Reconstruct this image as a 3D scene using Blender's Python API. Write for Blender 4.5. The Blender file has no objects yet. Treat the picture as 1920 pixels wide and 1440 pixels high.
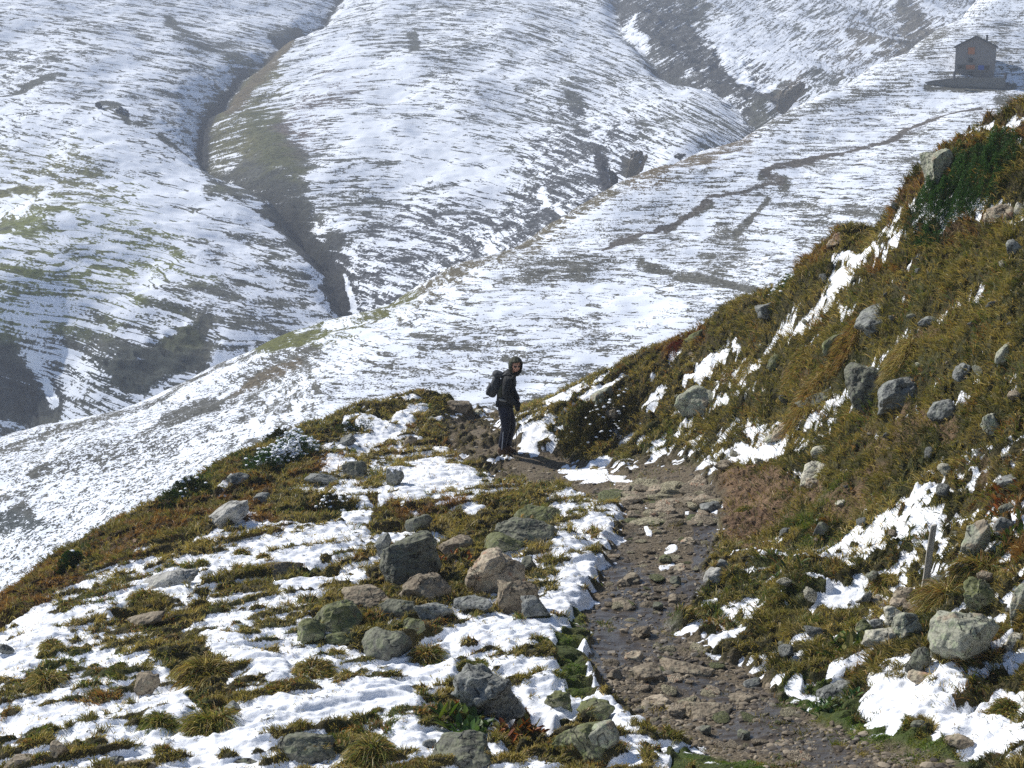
import bpy, math, random
import numpy as np
from mathutils import Vector, Matrix
R = math.radians
scene = bpy.context.scene
COL = scene.collection
# ------------------------------------------------------------------ camera
F = 2700.0                      # focal length in pixels of a 1920 x 1440 frame
PITCH = math.atan(570.0/F)
cam_d = bpy.data.cameras.new('camera')
cam_d.sensor_width = 36.0
cam_d.lens = 36.0*F/1920.0
cam_d.clip_start = 0.1
cam_d.clip_end = 5000
cam = bpy.data.objects.new('camera', cam_d)
COL.objects.link(cam)
cam.location = (0, 0, 0)
cam.rotation_euler = (math.pi/2-PITCH, 0, 0)
scene.camera = cam
# ------------------------------------------------------------------ sky and sun
SUN_EL, SUN_AZ = R(41), R(-57)            # azimuth from +Y towards +X: the sun stands to the left
w = bpy.data.worlds.new('World')
scene.world = w
w.use_nodes = True
nt = w.node_tree
bg = nt.nodes['Background']
sky = nt.nodes.new('ShaderNodeTexSky')
sky.sky_type = 'NISHITA'
sky.sun_disc = False
sky.sun_elevation = SUN_EL
sky.sun_rotation = SUN_AZ
sky.altitude = 2200
nt.links.new(sky.outputs[0], bg.inputs[0])
bg.inputs[1].default_value = 0.115
sun_d = bpy.data.lights.new('sun', 'SUN')
sun_d.energy = 5.0
sun_d.angle = R(0.9)
sun_d.color = (1.0, 0.965, 0.905)
sun = bpy.data.objects.new('sun', sun_d)
COL.objects.link(sun)
SUNV = Vector((math.sin(SUN_AZ)*math.cos(SUN_EL), math.cos(SUN_AZ)*math.cos(SUN_EL), math.sin(SUN_EL)))
sun.rotation_euler = SUNV.to_track_quat('Z', 'Y').to_euler()
scene.view_settings.view_transform = 'Standard'
scene.view_settings.look = 'None'
scene.view_settings.exposure = 0.16
scene.view_settings.gamma = 1.0
scene.cycles.max_bounces = 5
scene.cycles.diffuse_bounces = 2
scene.cycles.transmission_bounces = 3
scene.cycles.volume_bounces = 0
scene.cycles.use_denoising = False
# ------------------------------------------------------------------ helpers
CP, SP = math.cos(PITCH), math.sin(PITCH)
def ray(px, py):
    u = (np.asarray(px, float)-960.0)/F
    v = (720.0-np.asarray(py, float))/F
    return u, CP+v*SP, -SP+v*CP
def P(px, py, y):
    a, b, c = ray(px, py)
    return a*y/b, y+0*a, c*y/b
def proj(x, y, z):
    d = y*CP-z*SP
    d = np.where(np.abs(d) < 1e-3, 1e-3, d)
    return 960.0+F*x/d, 720.0-F*(y*SP+z*CP)/d
def tps(pts, lam=1e-4):
    pts = np.asarray(pts, float)
    X = pts[:, :2]; z = pts[:, 2]
    s = np.std(X, axis=0).mean(); m = X.mean(0)
    Xn = (X-m)/s
    def K(A, B):
        r2 = ((A[:, None, :]-B[None])**2).sum(-1)
        return 0.5*r2*np.log(r2+1e-12)
    n = len(X)
    M = np.zeros((n+3, n+3))
    M[:n, :n] = K(Xn, Xn)+lam*np.eye(n)
    M[:n, n] = 1; M[:n, n+1:] = Xn
    M[n:, :n] = M[:n, n:].T
    w = np.linalg.solve(M, np.concatenate([z, [0, 0, 0]]))
    def f(x, y):
        sh = np.shape(x)
        A = np.stack([np.ravel(x), np.ravel(y)], 1)
        A = (A-m)/s
        out = np.empty(len(A))
        for i in range(0, len(A), 40000):
            a = A[i:i+40000]
            out[i:i+40000] = K(a, Xn)@w[:n]+w[n]+a@w[n+1:]
        return out.reshape(sh)
    return f
def _h(ix, iy, iz, seed):
    h = ix.astype(np.uint32)*np.uint32(374761393)+iy.astype(np.uint32)*np.uint32(668265263)+iz.astype(np.uint32)*np.uint32(2147483647)+np.uint32((seed*974711+12345) & 0xffffffff)
    h = (h ^ (h >> np.uint32(13)))*np.uint32(1274126177)
    h = (h ^ (h >> np.uint32(15)))*np.uint32(2246822519)
    return h ^ (h >> np.uint32(16))
GR = np.array([(1,1,0),(-1,1,0),(1,-1,0),(-1,-1,0),(1,0,1),(-1,0,1),(1,0,-1),(-1,0,-1),(0,1,1),(0,-1,1),(0,1,-1),(0,-1,-1),(1,1,0),(-1,1,0),(0,-1,1),(0,-1,-1)], np.float32)
def noise3(x, y, z, seed=0):
    x = np.asarray(x, np.float32); y = np.asarray(y, np.float32); z = np.asarray(z, np.float32)
    x, y, z = np.broadcast_arrays(x, y, z)
    ix = np.floor(x); iy = np.floor(y); iz = np.floor(z)
    fx = x-ix; fy = y-iy; fz = z-iz
    ix = ix.astype(np.int64); iy = iy.astype(np.int64); iz = iz.astype(np.int64)
    q = lambda t: t*t*t*(t*(t*6-15)+10)
    ux, uy, uz = q(fx), q(fy), q(fz)
    out = 0
    for dx in (0, 1):
        wx = ux if dx else 1-ux
        for dy in (0, 1):
            wy = uy if dy else 1-uy
            for dz in (0, 1):
                wz = uz if dz else 1-uz
                g = GR[_h(ix+dx, iy+dy, iz+dz, seed) & np.uint32(15)]
                out = out+wx*wy*wz*(g[..., 0]*(fx-dx)+g[..., 1]*(fy-dy)+g[..., 2]*(fz-dz))
    return out
def fbm(x, y, z, oct=3, seed=0, gain=0.5, lac=2.03):
    s = 0; a = 1.0; t = 0
    for k in range(oct):
        s = s+a*noise3(x*lac**k, y*lac**k, z*lac**k, seed+k*7)
        t += a*a; a *= gain
    return s/math.sqrt(t)*2.2          # about unit-ish spread
def erf(x):
    s = np.sign(x); x = np.abs(x)
    t = 1/(1+0.3275911*x)
    return s*(1-(((((1.061405429*t-1.453152027)*t)+1.421413741)*t-0.284496736)*t+0.254829592)*t*np.exp(-x*x))
def uni(n):                            # noise to an even 0..1 spread
    return 0.5*(1+erf((n-n.mean())/(n.std()*1.4142)))
def sstep(a, b, x):
    t = np.clip((x-a)/(b-a), 0, 1)
    return t*t*(3-2*t)
def segdist(px, py, poly):
    d = np.full(px.shape, 1e9)
    poly = [tuple(p) for p in poly]
    if len(poly) == 1: poly = poly*2
    for (x0, y0), (x1, y1) in zip(poly[:-1], poly[1:]):
        dx, dy = x1-x0, y1-y0
        L = dx*dx+dy*dy
        t = np.clip(((px-x0)*dx+(py-y0)*dy)/L, 0, 1) if L > 0 else 0
        d = np.minimum(d, np.hypot(px-x0-t*dx, py-y0-t*dy))
    return d
def paint(arr, px, py, strokes, wob=None):
    """Blend each stroke's value into arr (N or N x k); a stroke is (polyline, radius, value, strength)."""
    for st in strokes:
        poly, r, val = st[:3]
        op = st[3] if len(st) > 3 else 1.0
        xs = [p[0] for p in poly]; ys = [p[1] for p in poly]
        m = np.nonzero((px > min(xs)-1.7*r) & (px < max(xs)+1.7*r) & (py > min(ys)-1.7*r) & (py < max(ys)+1.7*r))[0]
        if not len(m): continue
        d = segdist(px[m], py[m], poly)
        if wob is not None: d = d+wob[m]*r*0.35
        k = (1-sstep(0.5*r, 1.35*r, d))*op
        if arr.ndim == 1: arr[m] += (val-arr[m])*k
        else: arr[m] += (np.array(val)[None]-arr[m])*k[:, None]
    return arr
def grid_mesh(name, x, y, z, mat, attrs=None, kind='structure', smooth=True):
    ny, nx = x.shape
    me = bpy.data.meshes.new(name)
    n = nx*ny
    co = np.stack([x, y, z], -1).reshape(-1).astype(np.float32)
    i = np.arange((ny-1)*(nx-1)); r = i//(nx-1); c = i % (nx-1)
    a = r*nx+c
    idx = np.stack([a, a+1, a+nx+1, a+nx], 1).reshape(-1).astype(np.int32)
    fill_mesh(me, co, idx, 4, smooth)
    for k, v in (attrs or {}).items():
        add_attr(me, k, v)
    me.materials.append(mat)
    o = bpy.data.objects.new(name, me)
    COL.objects.link(o)
    if kind: o['kind'] = kind
    return o
def fill_mesh(me, co, idx, k, smooth=True):
    nf = len(idx)//k
    me.vertices.add(len(co)//3); me.vertices.foreach_set('co', co)
    me.loops.add(len(idx)); me.loops.foreach_set('vertex_index', idx)
    me.polygons.add(nf)
    me.polygons.foreach_set('loop_start', np.arange(0, nf*k, k, dtype=np.int32))
    me.polygons.foreach_set('use_smooth', np.full(nf, smooth))
    me.update(calc_edges=True)
def add_attr(me, k, v):
    v = np.asarray(v, np.float32)
    if v.ndim == 1 or v.shape[-1] not in (3, 4) or v.size == len(me.vertices):
        at = me.attributes.new(k, 'FLOAT', 'POINT'); at.data.foreach_set('value', v.reshape(-1))
    else:
        v = v.reshape(-1, v.shape[-1])
        if v.shape[1] == 3: v = np.concatenate([v, np.ones((len(v), 1), np.float32)], 1)
        at = me.attributes.new(k, 'FLOAT_COLOR', 'POINT'); at.data.foreach_set('color', v.reshape(-1))
# ---- small node-graph helper
class NG:
    def __init__(s, name):
        s.m = bpy.data.materials.new(name); s.m.use_nodes = True
        s.t = s.m.node_tree; s.t.nodes.clear()
        s.out = s.t.nodes.new('ShaderNodeOutputMaterial')
    def n(s, typ, props=None, **ins):
        nd = s.t.nodes.new('ShaderNode'+typ)
        for k, v in (props or {}).items(): setattr(nd, k, v)
        for k, v in ins.items():
            key = int(k[1:]) if k[0] == 'i' and k[1:].isdigit() else k.replace('_', ' ')
            s.put(nd.inputs[key], v)
        return nd
    def put(s, sock, v):
        if hasattr(v, 'bl_idname') and hasattr(v, 'outputs'): v = v.outputs[0]
        if isinstance(v, bpy.types.NodeSocket): s.t.links.new(v, sock)
        elif isinstance(v, tuple) and len(v) == 3 and sock.type == 'RGBA': sock.default_value = v+(1,)
        else: sock.default_value = v
    def math(s, op, a, b=0.0, clamp=False):
        return s.n('Math', {'operation': op, 'use_clamp': clamp}, i0=a, i1=b).outputs[0]
    def mix(s, f, a, b):
        nd = s.n('Mix', {'data_type': 'RGBA'})
        s.put(nd.inputs[0], f); s.put(nd.inputs[6], a); s.put(nd.inputs[7], b)
        return nd.outputs[2]
    def step(s, x, a, b, lo=0.0, hi=1.0):
        nd = s.n('MapRange', {'interpolation_type': 'SMOOTHSTEP'})
        for i, v in enumerate((x, a, b, lo, hi)): s.put(nd.inputs[i], v)
        return nd.outputs[0]
    def attr(s, name, out=2):
        return s.n('Attribute', {'attribute_name': name}).outputs[out]
    def noise(s, vec, scale, detail=2.0, rough=0.5, dist=0.0):
        nd = s.n('TexNoise', None, Scale=scale, Detail=detail, Roughness=rough, Distortion=dist)
        s.put(nd.inputs['Vector'], vec)
        return nd.outputs[0]
    def scaled(s, vec, sc):
        nd = s.n('Mapping'); s.put(nd.inputs[0], vec); nd.inputs[3].default_value = sc
        return nd.outputs[0]
    def bump(s, h, dist=0.1, strength=1.0):
        nd = s.n('Bump', None, Strength=strength, Distance=dist); s.put(nd.inputs['Height'], h)
        return nd.outputs[0]
    def finish(s, sh):
        s.t.links.new(sh.outputs[0] if hasattr(sh, 'outputs') else sh, s.out.inputs[0]); return s.m
    def pbsdf(s, col, rough=0.9, normal=None, spec=0.3, **kw):
        nd = s.n('BsdfPrincipled')
        s.put(nd.inputs['Base Color'], col); s.put(nd.inputs['Roughness'], rough)
        s.put(nd.inputs['Specular IOR Level'], spec)
        if normal is not None: s.put(nd.inputs['Normal'], normal)
        for k, v in kw.items(): s.put(nd.inputs[k.replace('_', ' ')], v)
        return nd
def simple(name, col, rough=0.8, var=0.25, scale=30.0, bump=0.0, metallic=0.0):
    g = NG(name)
    co = g.n('TexCoord').outputs['Object']
    nz = g.noise(co, scale, 4.0, 0.6)
    c = g.mix(nz, tuple(v*(1-var) for v in col), tuple(min(1, v*(1+var)) for v in col))
    nb = g.bump(nz, bump) if bump else None
    return g.finish(g.pbsdf(c, rough, nb, Metallic=metallic))
def tag(o, label=None, cat=None, group=None, kind=None):
    if label: o['label'] = label
    if cat: o['category'] = cat
    if group: o['group'] = group
    if kind: o['kind'] = kind
    return o
def lerp_rows(f, U, Y, k=6):
    """Evaluate a slow function f(x, y) on a coarse sub-grid of the polar grid and interpolate."""
    ny, nx = len(Y), len(U)
    ri = np.unique(np.append(np.arange(0, ny, k), ny-1)); ci = np.unique(np.append(np.arange(0, nx, k), nx-1))
    uu, yy = np.meshgrid(U[ci], Y[ri])
    zc = f(uu*yy, yy)
    t = np.stack([np.interp(np.arange(nx), ci, row) for row in zc])
    return np.stack([np.interp(np.arange(ny), ri, t[:, j]) for j in range(nx)], 1)
# ================================================================== far mountainside: three spurs that meet in gullies
GUL1 = [(690,612,246),(650,580,252),(612,480,275),(550,400,300),(430,345,330),(375,300,350),(385,210,400),(450,130,455),(560,50,520),(620,0,560),(700,-100,640)]
GUL2 = [(1130,350,270),(1160,345,275),(1180,330,280),(1300,290,305),(1430,240,350),(1400,205,365),(1330,170,395),(1250,130,430),(1168,70,480),(1160,0,540),(1160,-100,630)]
L_PTS = [(0,840,215),(100,770,215),(200,740,212),(380,640,222),(500,620,235),(0,600,222),(200,500,243),(300,420,262),(450,480,268),(560,520,262),(0,380,275),(0,300,310),(200,330,288),(290,290,305),(200,200,350),(330,240,345),
         (0,0,480),(300,0,520),(0,150,390),(300,120,410),(430,60,490),(0,-150,600),(400,-150,640),(-300,300,320),(-300,0,480),(-300,600,240)]
C_PTS = [(680,0,545),(580,60,500),(490,150,432),(520,230,385),(555,330,325),(600,420,287),(660,520,262),(800,200,385),(800,400,300),(720,560,250),(800,520,258),(1000,430,265),(900,490,258),(1080,380,266),(1100,200,385),(1000,300,330),
         (900,50,480),(1080,60,478),(1300,240,340),(1200,260,325),(800,-100,640),(1000,-100,650)]
R_PTS = [(1400,110,430),(1340,30,500),(1300,90,455),(1480,180,385),(1500,210,365),(1550,140,420),(1600,100,450),(1750,20,540),(1600,0,560),(1700,60,490),(1900,0,600),(1450,0,560),(1300,-100,660),(1800,-100,680),(2200,0,620),(2200,-100,700),(1640,140,420),(1900,100,480)]
def spur(pts, *guls):
    allp = [P(*p) for p in pts]+[P(*p) for g in guls for p in g]
    return tps(allp, 3e-4)
fL, fC, fR = spur(L_PTS, GUL1), spur(C_PTS, GUL1, GUL2), spur(R_PTS, GUL2)
U = np.linspace(-0.50, 0.50, 900)
Y = np.exp(np.linspace(math.log(185), math.log(640), 760))
zL, zC, zR = (lerp_rows(f, U, Y) for f in (fL, fC, fR))
UU, YY = np.meshgrid(U, Y); XX = UU*YY
gl = np.array([P(*g) for g in GUL1]); g2 = np.array([P(*g) for g in GUL2])
xg1 = np.interp(YY, gl[::1, 1], gl[:, 0]); o2 = np.argsort(g2[:, 1]); xg2 = np.interp(YY, g2[o2, 1], g2[o2, 0])
zz = np.where(XX < xg1, zL, np.where(XX < xg2, zC, zR))
zz = np.minimum(zz, 58+.1*(zz-58))
px, py = proj(XX, YY, zz); px = px.ravel(); py = py.ravel()
# gully incision, hummocks
dg1 = np.abs(XX-xg1); dg2 = np.abs(XX-xg2)
zz = zz-3.2*np.exp(-(dg1/4.0)**2)-2.6*np.exp(-(dg2/4.0)**2)
zz = zz+2.6*fbm(XX/52+.3*YY/52, YY/80, zz/52, 2, 11)+1.0*fbm(XX/20, YY/34, zz/20, 2, 13)+0.25*fbm(XX/7, YY/7, zz/7, 3, 17)
wob = fbm(XX/9, YY/9, zz/5, 3, 23).ravel()
CR = np.zeros(px.shape)
paint(CR, px, py, [([(1195,10),(1290,20)], 36, 1), ([(1220,60),(1300,100),(1390,150)], 42, 1), ([(1410,190),(1480,180)], 26, .8), ([(1700,20),(1730,60),(1690,90)], 26, .7), ([(30,720),(50,800)], 52, .8), ([(230,720),(300,690),(370,640)], 40, .8), ([(560,400),(640,520),(680,590)], 26, .6), ([(455,120),(385,210),(375,300)], 16, .7), ([(550,50),(600,20)], 20, .6), ([(1120,290),(1160,340),(1190,310)], 22, .8), ([(640,470),(670,590)], 22, .6)], wob)
rg = 1-np.abs(fbm(XX/5.5+.35*zz, YY/9, zz/7, 3, 27, .6))
zz = zz+CR.reshape(XX.shape)*1.5*(rg-.6)
SN = np.where(XX < xg1, .76, .70).ravel().copy()
SN += 0.13*fbm(XX/40, YY/40, zz/30, 2, 31).ravel()+.07*fbm(XX/13, YY/13, zz/9, 2, 33).ravel()
far_snow = [
 ([(480,140),(420,250),(400,320)], 45, .35), ([(500,240),(520,330),(470,330)], 45, .12), ([(540,300),(540,370)], 38, .1), ([(520,380),(570,440),(600,470)], 34, .05), ([(620,440),(640,520),(670,590)], 30, .08),
 ([(560,45),(480,140),(400,220)], 13, .12), ([(455,120),(400,180),(380,230),(375,300)], 6, .02), ([(690,400),(720,500),(730,570)], 60, .52), ([(840,420),(900,470),(800,520)], 55, .46), ([(1000,380),(960,420),(1050,370)], 60, .44),
 ([(1060,200),(1080,260),(1120,330)], 38, .42), ([(1000,330),(1100,360)], 40, .44), ([(1180,300),(1190,330)], 16, .05), ([(1125,290),(1150,345)], 10, .05), ([(820,330),(900,370)], 40, .5),
 ([(645,490),(662,545),(676,590)], 5, .98), ([(1015,340),(1050,385)], 8, .95), ([(900,455),(930,490)], 7, .9),
 ([(1195,10),(1290,20)], 36, .26), ([(1220,60),(1300,100),(1350,130)], 40, .22), ([(1330,90),(1390,150)], 28, .22), ([(1270,130),(1330,150),(1400,165)], 18, .2), ([(1180,50),(1205,90)], 14, .95), ([(1250,135),(1330,175),(1390,205)], 8, .9), ([(1360,90),(1410,150),(1440,165)], 14, .92),
 ([(1460,190),(1490,150)], 20, .08), ([(1410,190),(1450,215)], 18, .25), ([(1420,130),(1560,150)], 16, .45), ([(1500,60),(1640,110)], 30, .6), ([(1700,20),(1730,60),(1700,90)], 22, .25), ([(1600,60),(1660,90)], 16, .3),([(1745,70),(1725,100)], 14, .2),
 ([(320,20),(350,50)], 12, .15), ([(350,60),(450,100)], 24, .35), ([(520,55),(560,45)], 16, .1), ([(190,195),(215,205),(235,215),(240,225)], 7, .0), ([(300,250),(360,300)], 7, .05), ([(0,365),(130,330),(210,285)], 8, .25), ([(10,180),(60,165),(120,150)], 6, .2),
 ([(20,430),(90,410)], 26, .38), ([(200,430),(280,440)], 22, .45), ([(60,110),(120,100)], 10, .5), ([(270,570),(350,600)], 12, .38), ([(390,620),(320,650),(290,690)], 15, .05), ([(230,720),(300,690),(360,680)], 42, .02), ([(150,640),(230,680)], 40, .3), ([(110,620),(200,700)], 22, .4),
 ([(0,700),(40,760),(60,800)], 48, .03), ([(0,800),(80,820)], 40, .05), ([(60,690),(90,750),(105,800)], 7, .9), ([(0,640),(60,660)], 14, .4), ([(430,560),(520,600)], 30, .5), ([(480,480),(560,560)], 30, .55), ([(100,320),(200,300)], 26, .55),
 ([(700,260),(900,300)], 60, .85), ([(200,250),(330,330)], 50, .85), ([(150,480),(300,470)], 40, .55), ([(640,110),(760,160)], 50, .8), ([(1350,60),(1500,120)], 26, .8), ([(775,60),(778,100)], 9, .2), ([(1070,185),(1085,200)], 10, .1)]
far_snow = [(a, b, (c-.5)*1.7+.5) for a, b, c in far_snow]
paint(SN, px, py, far_snow, wob)
SN = SN-.35*np.exp(-(dg2.ravel()/3.0)**2)-.75*np.exp(-(dg1.ravel()/1.5)**2)
GC = np.tile(np.array([[.075, .077, .062]]), (len(px), 1))
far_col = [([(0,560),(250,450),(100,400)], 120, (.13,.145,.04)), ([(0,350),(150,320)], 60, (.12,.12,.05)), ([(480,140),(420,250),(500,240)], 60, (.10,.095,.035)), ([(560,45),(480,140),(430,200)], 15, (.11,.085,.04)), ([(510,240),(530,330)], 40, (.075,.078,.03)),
 ([(520,380),(600,480),(670,590)], 50, (.04,.042,.034)), ([(455,120),(380,230),(375,300)], 12, (.035,.037,.035)), ([(300,690),(200,740)], 70, (.04,.047,.04)), ([(300,600),(350,640)], 30, (.06,.066,.036)), ([(30,760)], 90, (.035,.04,.042)), ([(700,500),(1000,420),(1100,300)], 110, (.05,.052,.055)),  # near-black patch at the lower-left gully puts its shade into the colour
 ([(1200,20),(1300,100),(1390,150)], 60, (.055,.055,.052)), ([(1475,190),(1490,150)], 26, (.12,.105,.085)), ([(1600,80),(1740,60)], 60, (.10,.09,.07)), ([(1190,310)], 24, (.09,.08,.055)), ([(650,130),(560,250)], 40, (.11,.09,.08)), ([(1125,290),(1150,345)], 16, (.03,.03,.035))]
paint(GC, px, py, far_col, wob)
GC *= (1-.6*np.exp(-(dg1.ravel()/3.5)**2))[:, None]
# streak direction: how far the terrace lines dip to the right of the level contour
TZ = np.where(XX < xg1, .30*XX+.0006*XX**2, np.where(XX < xg2, .24*XX+.0034*XX**2, -.55*XX))
def hill_material(name, fz, fxy, fine, fine2, bd, snowcol=(.83, .87, .94), tilt=True, sharp=.09, amp=1.0, warp=2.2):
    g = NG(name)
    pos = g.n('NewGeometry').outputs['Position']
    sep = g.n('SeparateXYZ', None, i0=pos)
    z = sep.outputs[2]
    wv = g.n('VectorMath', {'operation': 'ADD'}, i0=pos, i1=(13.0, 7.0, 3.0)).outputs[0]
    w1 = g.math('MULTIPLY', g.math('SUBTRACT', g.noise(wv, fxy*.5, 2.0), .5), 2.2/fz)
    zt = g.math('ADD', g.math('ADD', z, w1), g.attr('tilt_z'))
    cmb = g.n('CombineXYZ', None, i0=g.math('MULTIPLY', sep.outputs[0], fxy), i1=g.math('MULTIPLY', sep.outputs[1], fxy), i2=g.math('MULTIPLY', zt, fz)).outputs[0]
    st = g.noise(cmb, 1.0, 3.0, .62)
    f1 = g.noise(pos, fine, 3.0, .6)
    c2 = g.n('VectorMath', {'operation': 'MULTIPLY_ADD'}, i0=cmb, i1=(1.3, 1.3, 1.1), i2=(31.0, 17.0, 5.0)).outputs[0]
    ln_ = g.math('ABSOLUTE', g.math('SUBTRACT', g.noise(c2, 1.0, 2.0, .5), .5))
    line = g.math('MULTIPLY', g.step(ln_, 0.0, .055, 1.0, 0.0), g.step(g.noise(pos, fine*.35, 2.0, .5), .34, .56))
    f2 = g.noise(pos, fine2, 2.0, .5)
    big = g.noise(pos, fine*.12, 2.0, .5)
    mixn = g.math('ADD', g.math('ADD', g.math('MULTIPLY', g.math('MULTIPLY', g.math('SUBTRACT', st, .5), 2.9*amp), g.attr('streak')), g.math('MULTIPLY', g.math('MULTIPLY', g.math('SUBTRACT', f1, .5), 1.0*amp), g.math('SUBTRACT', 3.0, g.math('MULTIPLY', g.attr('streak'), 2.0)))),
                  g.math('ADD', g.math('MULTIPLY', g.math('MULTIPLY', g.math('SUBTRACT', f2, .5), 1.55*amp), g.math('SUBTRACT', 1.9, g.math('MULTIPLY', g.attr('streak'), .9))), g.math('MULTIPLY', g.math('SUBTRACT', big, .5), .5)))
    lv = g.math('SUBTRACT', g.math('ADD', g.math('SUBTRACT', g.attr('snow'), .5), mixn), g.math('MULTIPLY', g.math('MULTIPLY', line, .80), g.attr('streak')))
    m = g.step(lv, -sharp, sharp)
    gc = g.attr('ground_col', 0)
    vn = g.noise(pos, fine*1.7, 3.0, .65)
    gcol = g.mix(1.0, gc, gc)
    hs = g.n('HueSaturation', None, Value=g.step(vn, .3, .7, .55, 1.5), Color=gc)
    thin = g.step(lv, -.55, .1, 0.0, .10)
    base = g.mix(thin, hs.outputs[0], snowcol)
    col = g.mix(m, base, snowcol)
    h = g.noise(cmb, 1.0, 1.0, .5)
    nb = g.bump(h, bd*.5, .6)
    return g.finish(g.pbsdf(col, g.math('SUBTRACT', .95, g.math('MULTIPLY', m, .2)), nb, .15))
mat_far = hill_material('snowy_mountainside', 1.3, .082, .60, 2.3, .55, sharp=.08)
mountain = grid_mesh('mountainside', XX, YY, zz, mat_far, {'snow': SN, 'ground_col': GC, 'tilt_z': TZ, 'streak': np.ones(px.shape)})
# ================================================================== middle hillside with the trail to the hut
RIDGE = [(-200,900,120),(0,840,128),(110,800,130),(300,740,136),(400,690,140),(480,660,142),(600,617,146),(690,605,150),(760,550,154),(900,492,160),(1000,442,164),(1060,402,168),(1150,355,176),(1300,290,188),(1420,240,200),(1500,200,212),(1600,160,226),(1720,103,250),(1800,40,290),(1840,-40,330)]
M_PTS = [(950,765,112),(600,800,104),(300,930,98),(0,1120,90),(-200,1200,88),(1300,640,122),(1500,500,140),(1700,350,165),(1800,240,188),(1830,160,209.5),(1780,160.5,209.5),(1880,160,209.5),(1980,161,212),(1700,185,206),(1920,60,280),(1920,200,200),(2200,100,250),(2200,300,180),
         (1100,560,136),(900,600,130),(700,700,118),(500,720,122),(300,830,110),(100,960,102),(1300,420,162),(1500,300,184),(1650,230,200),(1200,500,146)]
beyond = [P(px_, py_+0, y_*1.12)[:2]+(P(px_, py_, y_)[2]*1.0-y_*.075,) for px_, py_, y_ in RIDGE]
beyond2 = [P(px_, py_, y_*1.4)[:2]+(P(px_, py_, y_)[2]-y_*.30,) for px_, py_, y_ in RIDGE]
front = [(0, 60, -32), (-30, 55, -36), (20, 60, -29)]
fM = tps([P(*p) for p in RIDGE]+[P(*p) for p in M_PTS]+beyond+beyond2+front, 2e-4)
U = np.linspace(-0.50, 0.50, 1000)
Y = np.exp(np.linspace(math.log(52), math.log(400), 760))
zM = lerp_rows(fM, U, Y)
UU, YY = np.meshgrid(U, Y); XX = UU*YY
rx = np.array([P(*p) for p in RIDGE])
zM = np.clip(zM, -110, 55)
px, py = proj(XX, YY, zM); px = px.ravel(); py = py.ravel()
zM = zM+.35*fbm(XX/14, YY/14, zM/14, 3, 41)+.10*fbm(XX/3, YY/3, zM/3, 2, 43)
wob = fbm(XX/5, YY/5, zM/3, 3, 47).ravel()
SN = np.full(px.shape, 0.68)+.11*fbm(XX/18, YY/18, zM/10, 2, 49).ravel()+.08*fbm(XX/6, YY/6, zM/3, 2, 51).ravel()
TRAIL = [(1840,205),(1740,228),(1690,250),(1660,265),(1580,290),(1430,320),(1460,340),(1400,360),(1330,375),(1290,405),(1190,440),(1130,475)]
mid_snow = [(RIDGE and [(r[0],r[1]+4) for r in RIDGE[1:14]], 5, .30), ([(690,590),(760,560),(850,520),(960,470)], 9, .36), ([(1060,405),(1150,365),(1250,325),(1400,260)], 10, .38), ([(1400,245),(1500,215),(1600,180),(1700,160)], 10, .45),
 ([(490,655),(560,640),(600,625)], 13, .12), ([(310,790),(350,770),(400,755)], 14, .15), ([(230,830),(310,795),(420,750),(500,700),(560,680)], 8, .15), ([(520,690),(590,670)], 20, .35), ([(1000,520),(1090,500)], 34, .42), ([(1060,480),(1080,520)], 22, .35), ([(1200,500),(1330,530),(1420,545)], 7, .2), ([(1150,460),(1190,445)], 7, .05),
 ([(1350,430),(1380,460),(1330,480)], 22, .40), ([(1440,370),(1420,400),(1380,440)], 7, .15), ([(1430,330),(1470,345)], 12, .15), ([(1590,390),(1650,400)], 12, .35), ([(0,990),(40,965),(70,1000)], 20, .15), ([(60,890),(90,880)], 10, .2), ([(0,940),(60,920)], 10,.4), ([(130,870),(300,830)], 30, .45), ([(900,570),(1100,560)], 30, .75), ([(1150,560),(1250,600)], 40, .85), ([(700,620),(760,640)], 26,.8), ([(1180,380),(1300,340)], 26, .62),
 ([(700,760),(950,735)], 12, .85), ([(1000,720),(1100,690)], 18, .55), ([(980,760),(1010,755)], 10, .1), ([(830,640),(870,650)], 12, .45), ([(150,960),(300,900)], 30, .6), ([(0,1060),(150,990)], 30, .55), ([(1740,165),(1900,165)], 8, .1), ([(1720,185),(1860,190)], 14, .75), ([(1880,190),(1920,195)], 14, .35), ([(1880,60),(1920,30)], 16, .5), ([(1760,60),(1730,100)], 14, .4)]
mid_snow = [(a, b, (c-.5)*1.6+.5) for a, b, c in mid_snow]
paint(SN, px, py, mid_snow, wob)
paint(SN, px, py, [(TRAIL, 3.6, -.12), ([(1330,388),(1290,405),(1250,425)], 6, -.2), ([(1580,292),(1430,322)], 5, -.2)], wob*1.3)
GC = np.tile(np.array([[.10, .098, .082]]), (len(px), 1))
mid_col = [([(r[0],r[1]+6) for r in RIDGE[7:14]], 26, (.105,.09,.055)), ([(600,640),(760,560)], 24, (.10,.10,.03)), ([(490,655),(600,625)], 18, (.10,.105,.03)), ([(1200,345),(1400,265)], 22, (.125,.10,.065)), ([(310,790),(400,755)], 20, (.06,.075,.045)), ([(230,830),(560,680)], 10, (.11,.09,.06)), ([(0,1000),(400,800)], 90, (.085,.085,.075)), (TRAIL, 10, (.095,.085,.075)), ([(0,980),(60,990)], 26, (.06,.07,.07))]
paint(GC, px, py, mid_col, wob)
TZ = .05*XX*sstep(10, -40, XX)
mat_mid = hill_material('snowy_hillside', 3.9, .20, 1.7, 6.0, .22, sharp=.08, warp=5.5)
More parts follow.
